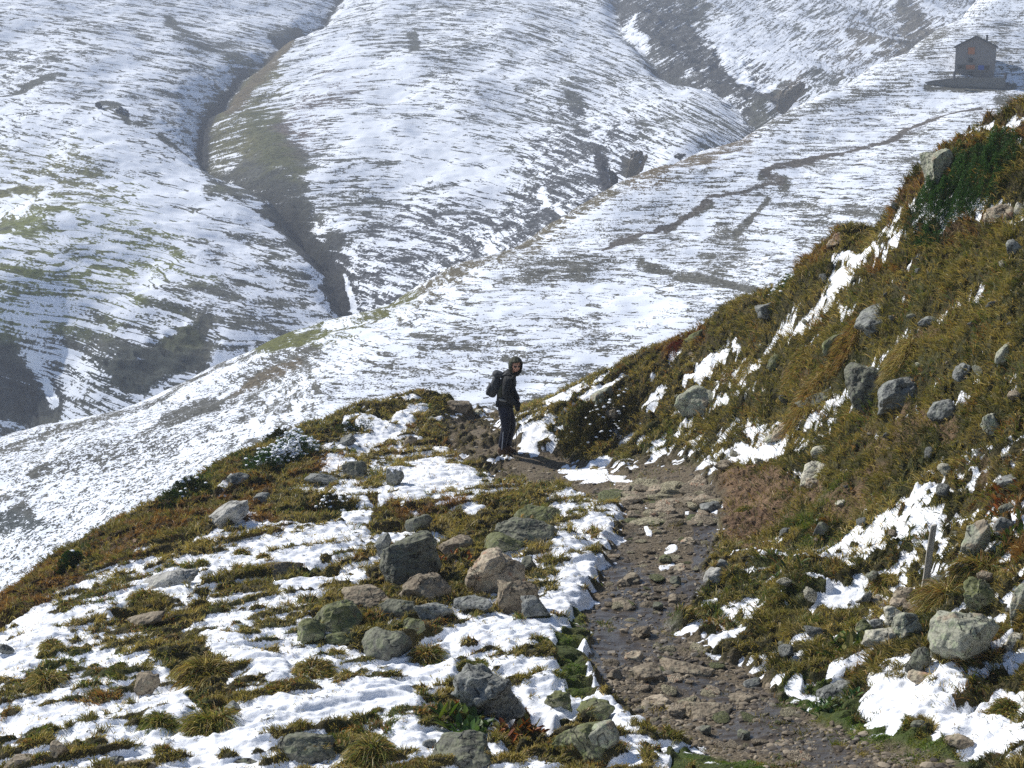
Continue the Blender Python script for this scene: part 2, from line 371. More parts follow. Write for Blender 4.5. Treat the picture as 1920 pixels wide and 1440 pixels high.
hillside = grid_mesh('hillside', XX, YY, zM, mat_mid, {'snow': SN, 'ground_col': GC, 'tilt_z': TZ, 'streak': (.12+.70*sstep(180, 620, px+.5*(760-py)))*(1-.35*sstep(.0, 1.0, fbm(XX/9, YY/14, zM/4, 2, 53).ravel()))})
# ================================================================== near ground
CREST = [(-150,1210,15.5),(0,1130,17.5),(100,1050,19.5),(250,972,22),(400,882,24.5),(520,825,26.5),(640,777,28.5),(760,748,29.5),(840,748,30),(900,770,31),(945,775,31.5),(1010,768,31),(1060,748,30),(1130,722,29),(1250,652,27.5),(1400,562,25.5),(1560,442,23),(1690,372,21),(1760,292,20.4),(1850,225,20.2),(1890,216,20),(1960,190,19.6)]
N_PTS = [(1650,1440,8.6),(1450,1400,9.4),(1250,1330,10.4),(1180,1200,12.3),(1220,1080,14.8),(1260,980,17.5),(1250,920,20),(1150,890,22),(1000,872,23.6),(930,860,24.2),(900,800,28),(880,785,29.5),
 (0,1440,9.4),(400,1440,9.1),(960,1440,8.9),(0,1300,12),(300,1250,11.9),(700,1250,11.5),(950,1200,12.1),(100,1200,14.2),(300,1100,16),(600,1100,15.3),(773,1077,15.7),(950,1050,15.9),(600,950,20),(500,1000,18.3),(800,900,22.3),(900,920,21.3),(1050,950,19.2),(1100,1050,15.6),(420,960,21),(650,860,25),(780,800,27.5),
 (1920,1440,8.2),(1800,1200,10.7),(1735,1110,12.1),(1600,1100,13.1),(1450,1000,16.4),(1400,985,17.2),(1350,1150,13.4),(1400,1250,11.6),(1500,900,18),(1690,740,17),(1900,600,15.5),(1900,900,13),(1900,1100,11),(1850,350,19),(1310,750,24),(1400,700,23),(1500,600,22),(1200,872,22.6),(1300,880,21),(1060,852,24.4),(1085,775,25.2),(1200,765,25),(1600,500,21.6),(1750,550,18.5),(1650,900,15.8),(1350,830,21.8),(1500,760,20.4)]
WORLDP = [(0,0,-1.65),(0,3.5,-2.75),(-3,2,-2.6),(3,2,-1.6),(-6,6,-4.6),(6,6,-1.6),(-12,14,-8.6),(12,14,1.5),(12,22,3.2),(-9,0,-5),(9,0,1)]
bey = [P(a, b, y*1.07)[:2]+(P(a, b, y)[2]-y*.035,) for a, b, y in CREST]+[P(a, b, y*1.35)[:2]+(P(a, b, y)[2]-y*.20,) for a, b, y in CREST]
fN = tps([P(*p) for p in CREST]+[P(*p) for p in N_PTS]+WORLDP+bey, 1e-4)
U = np.concatenate([np.linspace(-.95, -.402, 60), np.linspace(-.40, .40, 1000), np.linspace(.402, .95, 60)])
Y = np.concatenate([np.linspace(-2, 7.2, 40), np.exp(np.linspace(math.log(7.3), math.log(34), 1050)), np.exp(np.linspace(math.log(34.3), math.log(62), 70))])
UU, YY = np.meshgrid(U, Y)
XX = UU*np.maximum(YY, 6.0)
def near_eval():
    k = 6
    ny, nx = len(Y), len(U)
    ri = np.unique(np.append(np.arange(0, ny, k), ny-1)); ci = np.unique(np.append(np.arange(0, nx, k), nx-1))
    zc = fN(XX[np.ix_(ri, ci)], YY[np.ix_(ri, ci)])
    t = np.stack([np.interp(np.arange(nx), ci, row) for row in zc])
    return np.stack([np.interp(np.arange(ny), ri, t[:, j]) for j in range(nx)], 1)
z0 = near_eval()
px, py = proj(XX, YY, z0)
shp = XX.shape
pxr, pyr = px.ravel(), py.ravel()
behind = (YY.ravel() < 3)
pxr = np.where(behind, -9999, pxr)
wob = fbm(XX/.35, YY/.35, z0/.35, 3, 61).ravel()
# path: trodden, wet and stony
PATHL = [(1800,1500),(1600,1440),(1480,1385),(1360,1325),(1260,1280),(1190,1220),(1180,1150),(1220,1080),(1255,1000),(1265,950),(1220,925),(1120,905),(1030,880),(950,855),(900,830),(885,800),(895,778)]
PATHW = [75,66,66,88,105,90,82,92,105,92,42,30,28,45,55,50,45]
PM = np.zeros(pxr.shape)
for (p0, p1, w0, w1) in zip(PATHL[:-1], PATHL[1:], PATHW[:-1], PATHW[1:]):
    ww = (w0+w1)/2
    d = segdist(pxr, pyr, [p0, p1])/ww+wob*.10
    PM = np.maximum(PM, 1-sstep(.78, 1.08, d))
wk = np.zeros(pxr.shape)
paint(wk, pxr, pyr, [([(890,790),(890,830),(920,850)], 50, 1)])
PM = PM*(1-.8*wk*sstep(-.1, .4, wob))
SOIL_SHADE = np.zeros(pxr.shape)
paint(SOIL_SHADE, pxr, pyr, [([(1350,940),(1400,920)], 55, 1), ([(1390,990),(1440,950)], 55, 1), ([(1450,890),(1520,930)], 28, .9), ([(1640,830),(1700,830)], 30, .6), ([(1560,960),(1620,940)], 24, .8), ([(1690,790),(1780,800)], 18, .75), ([(1720,640),(1800,630)], 14, .6), ([(1480,700),(1540,760)], 16, .6), ([(1600,900),(1660,890)], 16, .7), ([(1850,900)], 16, .6), ([(1640,1180),(1660,1220)], 14, .6), ([(200,1040),(240,1030)], 16, .7), ([(1240,880),(1300,890)], 10, .5)], wob)  # bare soil, plus earth pockets up the bank painted for shade under mounds
SOIL_SHADE *= (1-PM)
LAWN = np.zeros(pxr.shape)
paint(LAWN, pxr, pyr, [([(1290,1425),(1400,1440),(1500,1480)], 34, 1), ([(1490,1318),(1570,1362),(1680,1402),(1800,1446),(1860,1490)], 26, 1), ([(1090,1170),(1060,1230),(1090,1290)], 30, .7), ([(1250,1160),(1240,1200)], 16, .8), ([(1230,1010),(1270,1030),(1290,1055)], 20, .62), ([(1180,930),(1200,960)], 14, .45), ([(1120,905),(1180,915)], 9, .5), ([(1250,1100),(1290,1110)], 14, .4), ([(1330,1280),(1300,1275)], 14, .45)], wob*.6)
LAWN = LAWN*(1-.6*PM)
# snow cover, 0 bare .. 1 closed
COV = np.full(pxr.shape, .70)
COV = np.where(pxr > 1250, .30, COV)
near_cov = [
 ([(1250,700),(1500,560),(1900,300)], 110, .10), ([(1550,740),(1900,600)], 130, .08), ([(1650,900),(1900,850)], 90, .14), ([(1450,1060),(1700,1020),(1900,980)], 70, .42), ([(1100,800),(1180,800)], 60, .06), ([(1420,1160),(1600,1190),(1800,1240)], 70, .46),
 ([(0,1150),(120,1060),(260,985),(420,900),(520,835)], 34, .06), ([(300,1010),(440,940),(560,870)], 40, .15), ([(560,830),(700,780),(880,750)], 22, .14), ([(500,960),(600,960),(690,975)], 26, .12), ([(300,1190),(420,1120),(620,1070)], 14, .12), ([(820,800),(900,830)], 40, .06), ([(880,880),(960,880)], 18, .2),
 ([(700,960),(820,980),(900,1000)], 26, .15), ([(330,1230),(390,1270),(410,1350)], 32, .14), ([(90,1250),(60,1300)], 20, .15), ([(640,1150),(740,1130),(850,1100)], 50, .15), ([(200,1150),(300,1150)], 24, .2), ([(880,1000),(980,960)], 40, .2), ([(700,1190),(780,1220)], 40, .2), ([(860,1340),(880,1290)], 30, .12), ([(960,1350),(980,1400)], 30, .15), ([(640,1390),(700,1420)], 30, .2), ([(1030,1390),(1110,1400)], 40, .15),
 ([(20,1260),(90,1215)], 40, .98), ([(120,1190),(230,1130),(330,1100)], 22, .85), ([(120,1180),(200,1160)], 16, .9), ([(0,1330),(120,1310),(260,1290)], 26, .72), ([(60,1370),(200,1360),(300,1330)], 24, .85), ([(410,1220),(470,1250),(520,1275)], 30, .95), ([(330,1350),(290,1370)], 26, .9), ([(440,1370),(560,1350),(700,1320),(760,1320)], 28, .97), ([(410,1400),(500,1390)], 18, .9), ([(640,1340),(720,1330)], 24, .97),
 ([(480,1060),(560,1030),(660,1000)], 27, .88), ([(390,1080),(450,1050)], 20, .85), ([(520,1110),(600,1100),(680,1095)], 10, .95), ([(400,1130),(520,1125)], 12, .75), ([(400,1180),(480,1170)], 12, .75), ([(560,1260),(700,1240),(830,1230)], 14, .85), ([(700,1270),(840,1255)], 12, .8), ([(760,1370),(780,1420)], 24, .85), ([(640,1250),(700,1250)], 16, .8),
 ([(760,925),(800,905),(870,905)], 34, 1.0), ([(740,915),(720,940)], 16, .9), ([(830,945),(900,940)], 18, .8), ([(640,930),(680,950)], 16, .9), ([(650,975),(690,970)], 14, .85), ([(620,870),(660,875)], 9, .9), ([(920,900),(980,900)], 22, .72), ([(850,870),(880,875)], 14, .7),
 ([(1070,920),(1120,940),(1140,975)], 32, .80), ([(1110,990),(1140,1000)], 16, .95), ([(1050,1030),(1090,1060),(1090,1100)], 26, .9), ([(1080,1110),(1060,1150),(1020,1165)], 28, .97), ([(900,1195),(960,1190),(1010,1180)], 26, .85), ([(860,1210),(1000,1215)], 14, .85), ([(930,1255),(1040,1265)], 9, .9), ([(990,1300),(1030,1290)], 14, .9), ([(900,1380),(930,1350),(960,1320)], 18, .8), ([(1040,1350),(1080,1325)], 12, .9), ([(1130,1330),(1180,1335)], 8, .85), ([(1180,1370),(1260,1400),(1320,1420)], 28, .85), ([(1150,1410),(1250,1435)], 24, .8),
 ([(680,795),(730,800),(780,780)], 13, .9), ([(770,775),(800,770)], 8, .9), ([(650,790),(670,785)], 6, .9), ([(700,830),(660,845)], 9, .8), ([(800,790),(830,792)], 6, .8), ([(540,850),(480,880)], 26, .5), ([(430,985),(460,975)], 12, .97), ([(410,920),(440,905)], 10, .7), ([(640,845),(690,825)], 8, .85), ([(720,860),(770,845)], 7, .7), ([(560,900),(600,905)], 8, .5),
 ([(1060,878),(1130,885)], 13, 1.0), ([(1130,888),(1220,905)], 9, 1.0), ([(985,835),(1000,840)], 14, .97),
 ([(1215,770),(1245,735)], 11, .9), ([(1290,715),(1330,700)], 9, .9), ([(1310,690),(1370,660),(1380,645)], 8, .9), ([(1350,725),(1400,690),(1420,700)], 15, .95), ([(1390,725),(1440,745)], 10, .9), ([(1330,755),(1420,745)], 9, .75), ([(1255,665),(1290,660)], 6, .8), ([(1200,825),(1220,835)], 12, .7), ([(1250,865),(1330,830),(1400,800),(1470,790)], 16, .55), ([(1410,805),(1460,800)], 13, .85), ([(1390,840),(1450,835)], 8, .8), ([(1490,790),(1560,760)], 8, .6),
 ([(1570,480),(1600,490)], 14, .95), ([(1575,520),(1600,540)], 13, .95), ([(1575,575),(1585,600)], 12, .93), ([(1560,600),(1600,600)], 7, .9), ([(1650,475),(1690,455)], 11, .8), ([(1675,540),(1710,535)], 7, .8), ([(1690,575),(1720,590)], 6, .85), ([(1480,640),(1490,620)], 7, .85), ([(1840,580),(1860,600)], 7, .8), ([(1800,730),(1870,690)], 5, .6), ([(1890,400),(1920,420)], 11, .85), ([(1880,300),(1915,290)], 8, .7), ([(1640,465),(1620,480)], 6, .7), ([(1700,920),(1780,890)], 5, .6), ([(1570,908),(1595,910)], 4, .95), ([(1850,880),(1910,860)], 5, .55), ([(1740,850),(1830,810)], 5, .6), ([(1820,840),(1900,815)], 5, .6),
 ([(1395,1060),(1430,1045)], 12, .95), ([(1470,1045),(1520,1020)], 12, .8), ([(1400,1095),(1500,1090)], 9, .85), ([(1530,1090),(1600,1060)], 13, .8), ([(1580,1060),(1620,1035)], 7, .85), ([(1630,995),(1720,980),(1790,960)], 7, .85), ([(1720,1010),(1790,1000)], 10, .85), ([(1760,1060),(1780,1070)], 9, .9), ([(1400,1150),(1470,1140)], 11, .9), ([(1420,1180),(1480,1175)], 9, .85), ([(1490,1220),(1520,1200)], 15, .9), ([(1480,1255),(1520,1240)], 9, .85), ([(1440,1275),(1500,1285)], 7, .85), ([(1560,1275),(1650,1240),(1730,1210)], 11, .9), ([(1640,1290),(1700,1290),(1760,1275)], 20, .92), ([(1650,1325),(1750,1330)], 40, .99), ([(1770,1360),(1910,1390)], 40, .97), ([(1850,1320),(1915,1330)], 22, .85), ([(1700,1280),(1800,1290)], 22, .9), ([(1820,1270),(1890,1240)], 9, .8), ([(1870,1290),(1915,1300)], 12, .75), ([(1500,1320),(1560,1300)], 6, .6),
 ([(1280,1195),(1340,1160),(1390,1130)], 17, .72), ([(1300,1215),(1360,1195)], 8, .8), ([(1320,1125),(1340,1120)], 8, .85), ([(1390,1240),(1430,1235)], 10, .85), ([(1340,1240),(1370,1235)], 6, .9), ([(1530,990),(1560,960)], 5, .7), ([(1530,835),(1550,850)], 5, .9)]
paint(COV, pxr, pyr, near_cov, wob*.8)
grn_snow = [([(1212,985),(1218,995)], 5, 1), ([(1250,1030),(1265,1025)], 5, .9), ([(1240,1058),(1262,1052)], 4, .9), ([(1310,945),(1340,948)], 6, .9), ([(1288,952)], 5, .9), ([(1212,942)], 4, .9)]
cap = sstep(1190, 1240, pxr)*(1-.9*sstep(1210, 1290, pyr)*sstep(1450, 1560, pxr))*(1-sstep(1.5, 3, np.abs(YY.ravel()-22)*0))
COV = COV*(1-cap)+np.minimum(COV, .22+.48*COV)*cap
COV = COV*(1-PM)*(1-np.minimum(1, 1.15*SOIL_SHADE))*(1-.9*sstep(.3, .7, LAWN))
paint(COV, pxr, pyr, [([(1060,880),(1130,888)], 11, 1.0), ([(1130,890),(1215,906)], 7, 1.0), ([(985,836),(1000,842)], 12, .97)]+grn_snow, wob*.6)
PM0 = PM.copy()
PM = PM*(1-sstep(.5, .9, COV))
# hummocks: tussock mounds and terracettes that run along the contour
side = sstep(1150, 1500, pxr).reshape(shp)
sa, ta = XX*.87+YY*.5, -XX*.5+YY*.87
q1 = fbm(sa/.80, ta/.25, z0*0, 3, 71, .58)
# terracettes of the right bank: a smooth world function whose level lines climb to the right
fm = (np.abs(XX/np.maximum(YY, 6)) < .37) & (YY > 8.5) & (YY < 27) & (px > 1150) & (px < 1950)
fm[::1, ::1] &= (np.arange(shp[0])[:, None] % 9 == 0) & (np.arange(shp[1])[None] % 9 == 0)
def pol(x, y):
    x = x/4; y = y/15
    return np.stack([np.ones_like(x), x, y, x*x, x*y, y*y, x**3, x*x*y, x*y*y, y**3], -1)
tt = np.clip(py[fm]+.60*px[fm], 1200, 2700)
cf = np.linalg.lstsq(pol(XX[fm], YY[fm]), 20.4*np.log(np.maximum(28+.049*(tt-1650), 5)), rcond=None)[0]
ph = -(pol(np.clip(XX, -1, 7), np.clip(YY, 7, 30))@cf)+.42*fbm(XX/.9, YY/.9, z0/.9, 3, 75)
q2 = fbm(ph*.85, (XX+.45*YY)/1.2, ph*0, 3, 73, .55)
q3 = fbm(XX/.16, YY/.12, z0/.12, 2, 79, .6)
bu = uni((.62-.08*side)*(q1*(1-side)+q2*side)+(.34+.16*side)*q3)
COV2 = COV.reshape(shp)
flat = ((1-PM0)*(1-.85*LAWN)).reshape(shp)
GATE = np.zeros(pxr.shape)
paint(GATE, pxr, pyr, [([(1400,1080),(1800,960),(1920,900)], 70, .8), ([(1420,1180),(1600,1100)], 60, .8), ([(1300,850),(1500,790),(1700,740)], 60, .9), ([(1750,760),(1920,660)], 60, .7), ([(1600,1000),(1900,820)], 60, .7), ([(1600,1250),(1900,1180)], 60, .6), ([(1500,620),(1700,500)], 50, .6), ([(1850,560),(1900,500)], 50, .45), ([(1250,730),(1420,640)], 40, .5)], wob)
qL = fbm(ph*.50, (XX+.45*YY)/2.0, ph*0, 3, 97, .5)
lines = (1-sstep(.0, .20, np.abs(qL+.1)))*sstep(-.25, .35, fbm(XX/.8, YY/.8, z0/.8, 2, 99))*GATE.reshape(shp)*(1-PM0*1.0).reshape(shp)*(1-.7*SOIL_SHADE).reshape(shp)
bare = np.maximum(COV2+.05-bu, lines*.85-.28-.25*(bu-.5))
COV2 = np.maximum(COV2, lines*.5)
SNOW = sstep(-.035, .05, bare)*sstep(.02, .12, COV2)
amp = (.17-.05*side)*flat*(1-.75*SOIL_SHADE.reshape(shp))*np.clip((YY-2)/4, 0, 1)
amp = amp*(1.5+.25*side)
top = np.maximum(bu, COV2*.75+bu*.25-.02)
zN = z0+side*.11*flat*fbm(XX/1.1, YY/1.1, z0/.8, 2, 87)*np.clip((YY-2)/4, 0, 1)+amp*(top-.5)+.02*SNOW*flat+.03*fbm(XX/1.6, YY/1.6, z0, 2, 83)*flat
cob = fbm(XX/.22, YY/.15, z0*0, 2, 91)
rut = fbm(XX/.9, YY/.9, z0*0, 2, 93)
pm2 = PM.reshape(shp)
zN = zN+.014*SNOW*(1-flat)+PM0.reshape(shp)*(.012*np.maximum(cob, -.3)+.03*rut-.05)+.012*SOIL_SHADE.reshape(shp)*fbm(XX/.08, YY/.08, z0/.08, 3, 95)
# turf bank that overhangs the path beyond the walker
pk = np.exp(-((px-1085)/60)**2-((py-800)/40)**2)
# vegetation tint: olive ground colour, greener, rustier or darker in places
TINT = np.zeros((len(pxr), 3))            # rust, green, straw weights
rn = uni(fbm(XX/1.3, YY/1.3, z0/1.3, 3, 101)).ravel(); gn = uni(fbm(XX/1.0, YY/1.0, z0/1.0, 3, 103)).ravel()
TINT[:, 0] = .02+.12*sstep(.55, .95, rn); TINT[:, 1] = .10+.40*sstep(.6, .95, gn); TINT[:, 2] = .30
tints = [([(1250,700),(1600,480),(1900,260)], 80, (.16, .10, .38), .8), ([(1550,800),(1900,600)], 160, (.06, .24, .26), .6), ([(1255,650),(1310,630)], 22, (1.0, 0, 0)), ([(1480,510),(1560,450)], 20, (.75, 0, .3)), ([(1660,390),(1760,290)], 26, (.9, 0, .2)), ([(1800,260),(1900,240)], 34, (.7, 0, .3)), ([(1790,440),(1860,410)], 30, (.7, .0, .3)), ([(1700,500),(1640,500)], 20, (.6, .1, .1)),
 ([(0,1150),(120,1075)], 40, (.8, 0, .15)), ([(200,1040),(420,930)], 40, (.7, .1, .1)), ([(330,920),(380,910)], 30, (.2, .8, 0)), ([(480,950),(500,1000)], 34, (.85, .0, .1)), ([(560,890),(640,870)], 16, (.7, 0, .3)), ([(700,960),(860,960)], 22, (.75, .05, .1)), ([(860,1350),(900,1320)], 24, (.6, .3, .1)), ([(970,1370),(1000,1350)], 26, (.8, .1, .1)), ([(1850,940),(1920,950)], 30, (.6, .2, .1)),
 ([(1060,1200),(1080,1260),(1040,1320)], 40, (.0, .85, .1)), ([(1290,1420),(1480,1460)], 46, (.0, 1.0, .0)), ([(1490,1310),(1600,1365),(1800,1435)], 42, (.0, .95, .05)), ([(1260,1165),(1240,1190)], 20, (0, .9, .1)), ([(1550,950),(1500,1010)], 36, (.1, .7, .0)), ([(1700,1200)], 40, (.1, .5, .2)), ([(640,1400),(800,1340)], 34, (.2, .5, .3)), ([(380,1350),(350,1290)], 24, (.05, .6, .3)), ([(1080,1160),(1130,1170)], 20, (.05, .7, .2)), ([(1880,1000),(1920,1020)], 24, (.6,.2,.1)), ([(880,800),(960,880)], 44, (.1, .1, .6)), ([(700,830),(860,850)], 40, (.3, .1, .5)), ([(1080,810)], 40, (.1,.45,.0))]
paint(TINT, pxr, pyr, tints, wob)
def near_material():
    g = NG('alpine_ground')
    pos = g.n('NewGeometry').outputs['Position']
    f1 = g.noise(pos, 28.0, 4.0, .6); f2 = g.noise(pos, 95.0, 3.0, .6); f3 = g.noise(pos, 5.0, 3.0, .55)
    lv = g.math('ADD', g.attr('cover'), g.math('ADD', g.math('MULTIPLY', g.math('SUBTRACT', f1, .5), .30), g.math('MULTIPLY', g.math('SUBTRACT', f2, .5), .22)))
    m = g.step(lv, -.035, .045)
    # turf, coloured dark so gaps between the blades read as shade
    tv = g.attr('tint', 0)
    sp = g.n('SeparateColor', None, i0=tv)
    c = g.mix(g.step(f1, .3, .7), (.026, .023, .009), (.070, .054, .020))
    c = g.mix(g.math('MULTIPLY', sp.outputs[0], .65), c, g.mix(f2, (.05, .019, .007), (.11, .048, .016)))
    c = g.mix(g.math('MULTIPLY', sp.outputs[1], .8), c, g.mix(f2, (.028, .045, .009), (.08, .115, .02)))
    # bare soil, also the shade pockets of the bank
    s_ = g.mix(g.step(f3, .3, .7), (.13, .077, .042), (.235, .15, .084))
    s_ = g.mix(g.step(f2, .45, .75), s_, (.07, .042, .026))
    c = g.mix(g.attr('soil'), c, s_)
    # path: gravelly mud with wet sheets
    wet = g.step(g.math('ADD', g.attr('wet'), g.math('MULTIPLY', g.math('SUBTRACT', f3, .5), .8)), .35, .65)
    pcol = g.mix(g.step(f1, .3, .72), (.072, .055, .034), (.18, .14, .09))
    pcol = g.mix(g.step(f2, .55, .7), pcol, (.26, .215, .15))
    pcol = g.mix(g.math('MULTIPLY', wet, .72), pcol, (.045, .038, .032))
    pth = g.attr('path')
    moss = g.step(g.math('ADD', f3, g.math('MULTIPLY', g.attr('wet'), -.35)), .46, .62)
    pcol = g.mix(g.math('MULTIPLY', moss, .85), pcol, g.mix(f2, (.075, .072, .02), (.17, .145, .05)))
    c = g.mix(pth, c, pcol)
    sn = g.mix(f3, (.84, .86, .90), (.90, .91, .93))
    col = g.mix(m, c, sn)
    wp = g.math('MULTIPLY', g.math('MULTIPLY', wet, pth), g.math('SUBTRACT', 1.0, m))
    rough = g.math('SUBTRACT', .92, g.math('MULTIPLY', wp, .70))
    h = g.math('ADD', g.math('MULTIPLY', f1, g.math('SUBTRACT', 1.0, g.math('MULTIPLY', m, .8))), g.math('MULTIPLY', f3, .5))
    h = g.math('MULTIPLY', g.math('SUBTRACT', h, .75), g.math('SUBTRACT', 1.0, g.math('MULTIPLY', wp, .85)))
    nb = g.bump(h, .045, .9)
    bs = g.pbsdf(col, rough, nb, .35)
    return g.finish(bs)
WET = np.full(pxr.shape, .32)
paint(WET, pxr, pyr, [([(1120,1220),(1180,1160),(1200,1130)], 58, 1.0), ([(1200,1200),(1250,1180)], 34, .6), ([(1240,1240),(1330,1290)], 30, .7), ([(1210,1120),(1300,1090)], 30, .7), ([(1318,960),(1325,1010),(1320,1060)], 22, 1.0), ([(1340,1050),(1400,1020)], 26, .75), ([(1330,1285),(1400,1300),(1440,1320)], 22, .9), ([(1380,1350),(1450,1360),(1600,1420)], 40, .85), ([(1140,1010),(1160,1060),(1200,1090)], 30, .6), ([(1180,1020),(1200,1000)], 24, .4)])
SOIL_SHADE = np.maximum(SOIL_SHADE, 0)
mat_near = near_material()
ground = grid_mesh('ground', XX, YY, zN, mat_near, {'cover': np.where(COV2 > .02, bare, -1.0), 'tint': TINT.reshape(shp+(3,)), 'soil': SOIL_SHADE, 'path': PM, 'wet': WET})
# lookups on the finished ground
def near_z(x, y):
    x = np.asarray(x, float); y = np.asarray(y, float)
    u = x/np.maximum(y, 6.0)
    ci = np.clip(np.interp(u, U, np.arange(len(U))), 0, len(U)-1.001); ri = np.clip(np.interp(y, Y, np.arange(len(Y))), 0, len(Y)-1.001)
    c0 = ci.astype(int); r0 = ri.astype(int); fc = ci-c0; fr = ri-r0
    return (zN[r0, c0]*(1-fc)+zN[r0, c0+1]*fc)*(1-fr)+(zN[r0+1, c0]*(1-fc)+zN[r0+1, c0+1]*fc)*fr
def hit(px_, py_):
    """World point where the sight line through a photo pixel meets the near ground."""
    a, b, c = ray(px_, py_)
    ys = np.linspace(6.5, 33, 1600)
    zs = near_z(a/b*ys, ys); zr = c/b*ys
    k = np.nonzero(zr <= zs)[0]
    y = ys[k[0]] if len(k) else ys[np.argmin(zr-zs)]
    return Vector((float(a/b*y), float(y), float(near_z(a/b*y, y))))
def near_n(x, y, e=.12):
    dx = (near_z(x+e, y)-near_z(x-e, y))/(2*e); dy = (near_z(x, y+e)-near_z(x, y-e))/(2*e)
    return Vector((-float(dx), -float(dy), 1)).normalized()
# ================================================================== grass
rng = np.random.default_rng(7)
def grass_material(name='grass_blades', trans=.42):
    g = NG(name)
    c = g.attr('blade_col', 0)
    d = g.n('BsdfDiffuse', None, Color=c)
    hs = g.n('HueSaturation', None, Saturation=1.1, Value=1.1, Color=c)
    t = g.n('BsdfTranslucent', None, Color=hs.outputs[0])
    gl = g.n('BsdfGlossy', None, Roughness=.45, Color=(.8, .8, .8))
    m = g.n('MixShader', None, i0=trans, i1=d.outputs[0], i2=t.outputs[0])
    m2 = g.n('MixShader', None, i0=.025, i1=m.outputs[0], i2=gl.outputs[0])
    return g.finish(m2)
MAT_GRASS = grass_material()
def blades_mesh(name, base, tip, width, col, mat, bend, rng=rng):
    """Many narrow blades: each a quad and a triangle, bent at mid length. All arrays are per blade."""
    n = len(base)
    ax = tip-base
    L = np.linalg.norm(ax, axis=1, keepdims=True)
    sd = np.cross(ax, rng.normal(size=(n, 3)))
    sd /= np.linalg.norm(sd, axis=1, keepdims=True)+1e-9
    mid = base+ax*.55+bend*L
    wv = sd*width[:, None]*.5
    v = np.stack([base-wv, base+wv, mid-wv*.8, mid+wv*.8, tip], 1).reshape(-1, 3)
    k = np.arange(n)*5
    tri = np.stack([k, k+1, k+3, k, k+3, k+2, k+2, k+3, k+4], 1).reshape(-1).astype(np.int32)
    me = bpy.data.meshes.new(name)
    fill_mesh(me, v.astype(np.float32).reshape(-1), tri, 3, True)
    c = np.repeat(col[:, None, :], 5, 1)
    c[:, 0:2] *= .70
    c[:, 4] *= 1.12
    add_attr(me, 'blade_col', c.reshape(-1, 3))
    me.materials.append(mat)
    o = bpy.data.objects.new(name, me)
    COL.objects.link(o)
    return o
PAL = {'olive': (.205, .185, .046), 'straw': (.56, .43, .19), 'rust': (.29, .135, .045), 'green': (.090, .145, .026), 'dark': (.085, .075, .022), 'gold': (.385, .30, .088)}
def blade_colours(tint, n, rng=rng, clump=None):
    """Colour per blade from rust / green / straw weights; neighbours in one clump share most of their colour."""
    r = rng.random(n) if clump is None else np.clip(clump[0]+rng.normal(0, .13, n), 0, 1)
    g2 = rng.random(n) if clump is None else np.clip(clump[1]+rng.normal(0, .15, n), 0, 1)
    a = np.array(PAL['olive'])[None]*(1-g2[:, None])+np.array(PAL['gold'])[None]*g2[:, None]
    dk = rng.random(n) < .10
    a[dk] = PAL['dark']
    r0 = tint[:, 0]*.75; r1 = r0+tint[:, 1]*.75
    a[r < r0] = a[r < r0]*.25+np.array(PAL['rust'])*.75
    m = (r >= r0) & (r < r1)
    a[m] = a[m]*.2+np.array(PAL['green'])*.8
    st = rng.random(n) < tint[:, 2]*.32
    a[st] = PAL['straw']
    return a*rng.normal(1.0, .13, (n, 1)).clip(.6, 1.4)*rng.normal(1, .04, (n, 3)).clip(.88, 1.12)
iy, ix = np.nonzero((np.abs(XX/np.maximum(YY, 6)) < .398) & (YY > 7.4) & (YY < 33.5))
fl = iy*shp[1]+ix
cl = noise3(XX/.11, YY/.11, zN/.11, 201).ravel()       # tuft size
cl2 = noise3(XX/.45, YY/.45, zN/.45, 203).ravel()
shortg = np.maximum(sstep(.1, .5, LAWN), sstep(.5, .9, TINT[:, 1])*sstep(.02, .5, PM0))
bare_w = 1-SNOW.ravel()
pathw = np.where(PM > .05, .9*sstep(.4, .9, TINT[:, 1])*(wob > -.3)+.06*(1-sstep(.2, .9, PM)), 1.0)
wgt = bare_w*pathw*(1-.93*np.clip(SOIL_SHADE, 0, 1))*(.35+1.1*sstep(-.35, .35, cl))+.075*SNOW.ravel()*(1-PM)*(cl2 > .0)*(cl > -.05)+2.0*sstep(.3, .7, LAWN)*bare_w
wv = wgt[fl]
NB = 820000
sel = fl[rng.choice(len(fl), NB, p=wv/wv.sum())]
bx = XX.ravel()[sel]+rng.normal(0, .012, NB); by = YY.ravel()[sel]+rng.normal(0, .02, NB)
bz = near_z(bx, by)-.01
gyy = np.gradient(zN, axis=0)/np.maximum(np.gradient(YY, axis=0), 1e-6)
gxx = np.gradient(z0, axis=1)/np.maximum(np.gradient(XX, axis=1), 1e-6)
gz0 = np.gradient(z0, axis=0)/np.maximum(np.gradient(YY, axis=0), 1e-6)-gxx*U[None, :]
dh = np.stack([-gxx.ravel()[sel], -gz0.ravel()[sel], np.zeros(NB)], 1)
dh /= (np.linalg.norm(dh, axis=1, keepdims=True)+.25)
ang = 6.28*noise3(bx/.28, by/.28, bz/.28, 211)*2.2
cd = np.stack([np.cos(ang), np.sin(ang), np.zeros(NB)], 1)
up = np.array([[0, 0, 1.0]])
dirv = up*.62+dh*.62+cd*.48+rng.normal(0, .20, (NB, 3))+np.array([[.12, -.05, 0]])
dirv[:, 2] = np.maximum(dirv[:, 2], -.1)
dirv /= np.linalg.norm(dirv, axis=1, keepdims=True)
ln = (.075+.085*sstep(-.3, .4, cl2[sel])+.04*sstep(-.1, .5, cl[sel]))*rng.uniform(.55, 1.3, NB)
ln *= (1-.72*shortg[sel])*(.80+.30*side.ravel()[sel])
ln *= 1-.45*SNOW.ravel()[sel]
ln *= .56+.54*sstep(9.5, 22, by)
base = np.stack([bx, by, bz], 1)
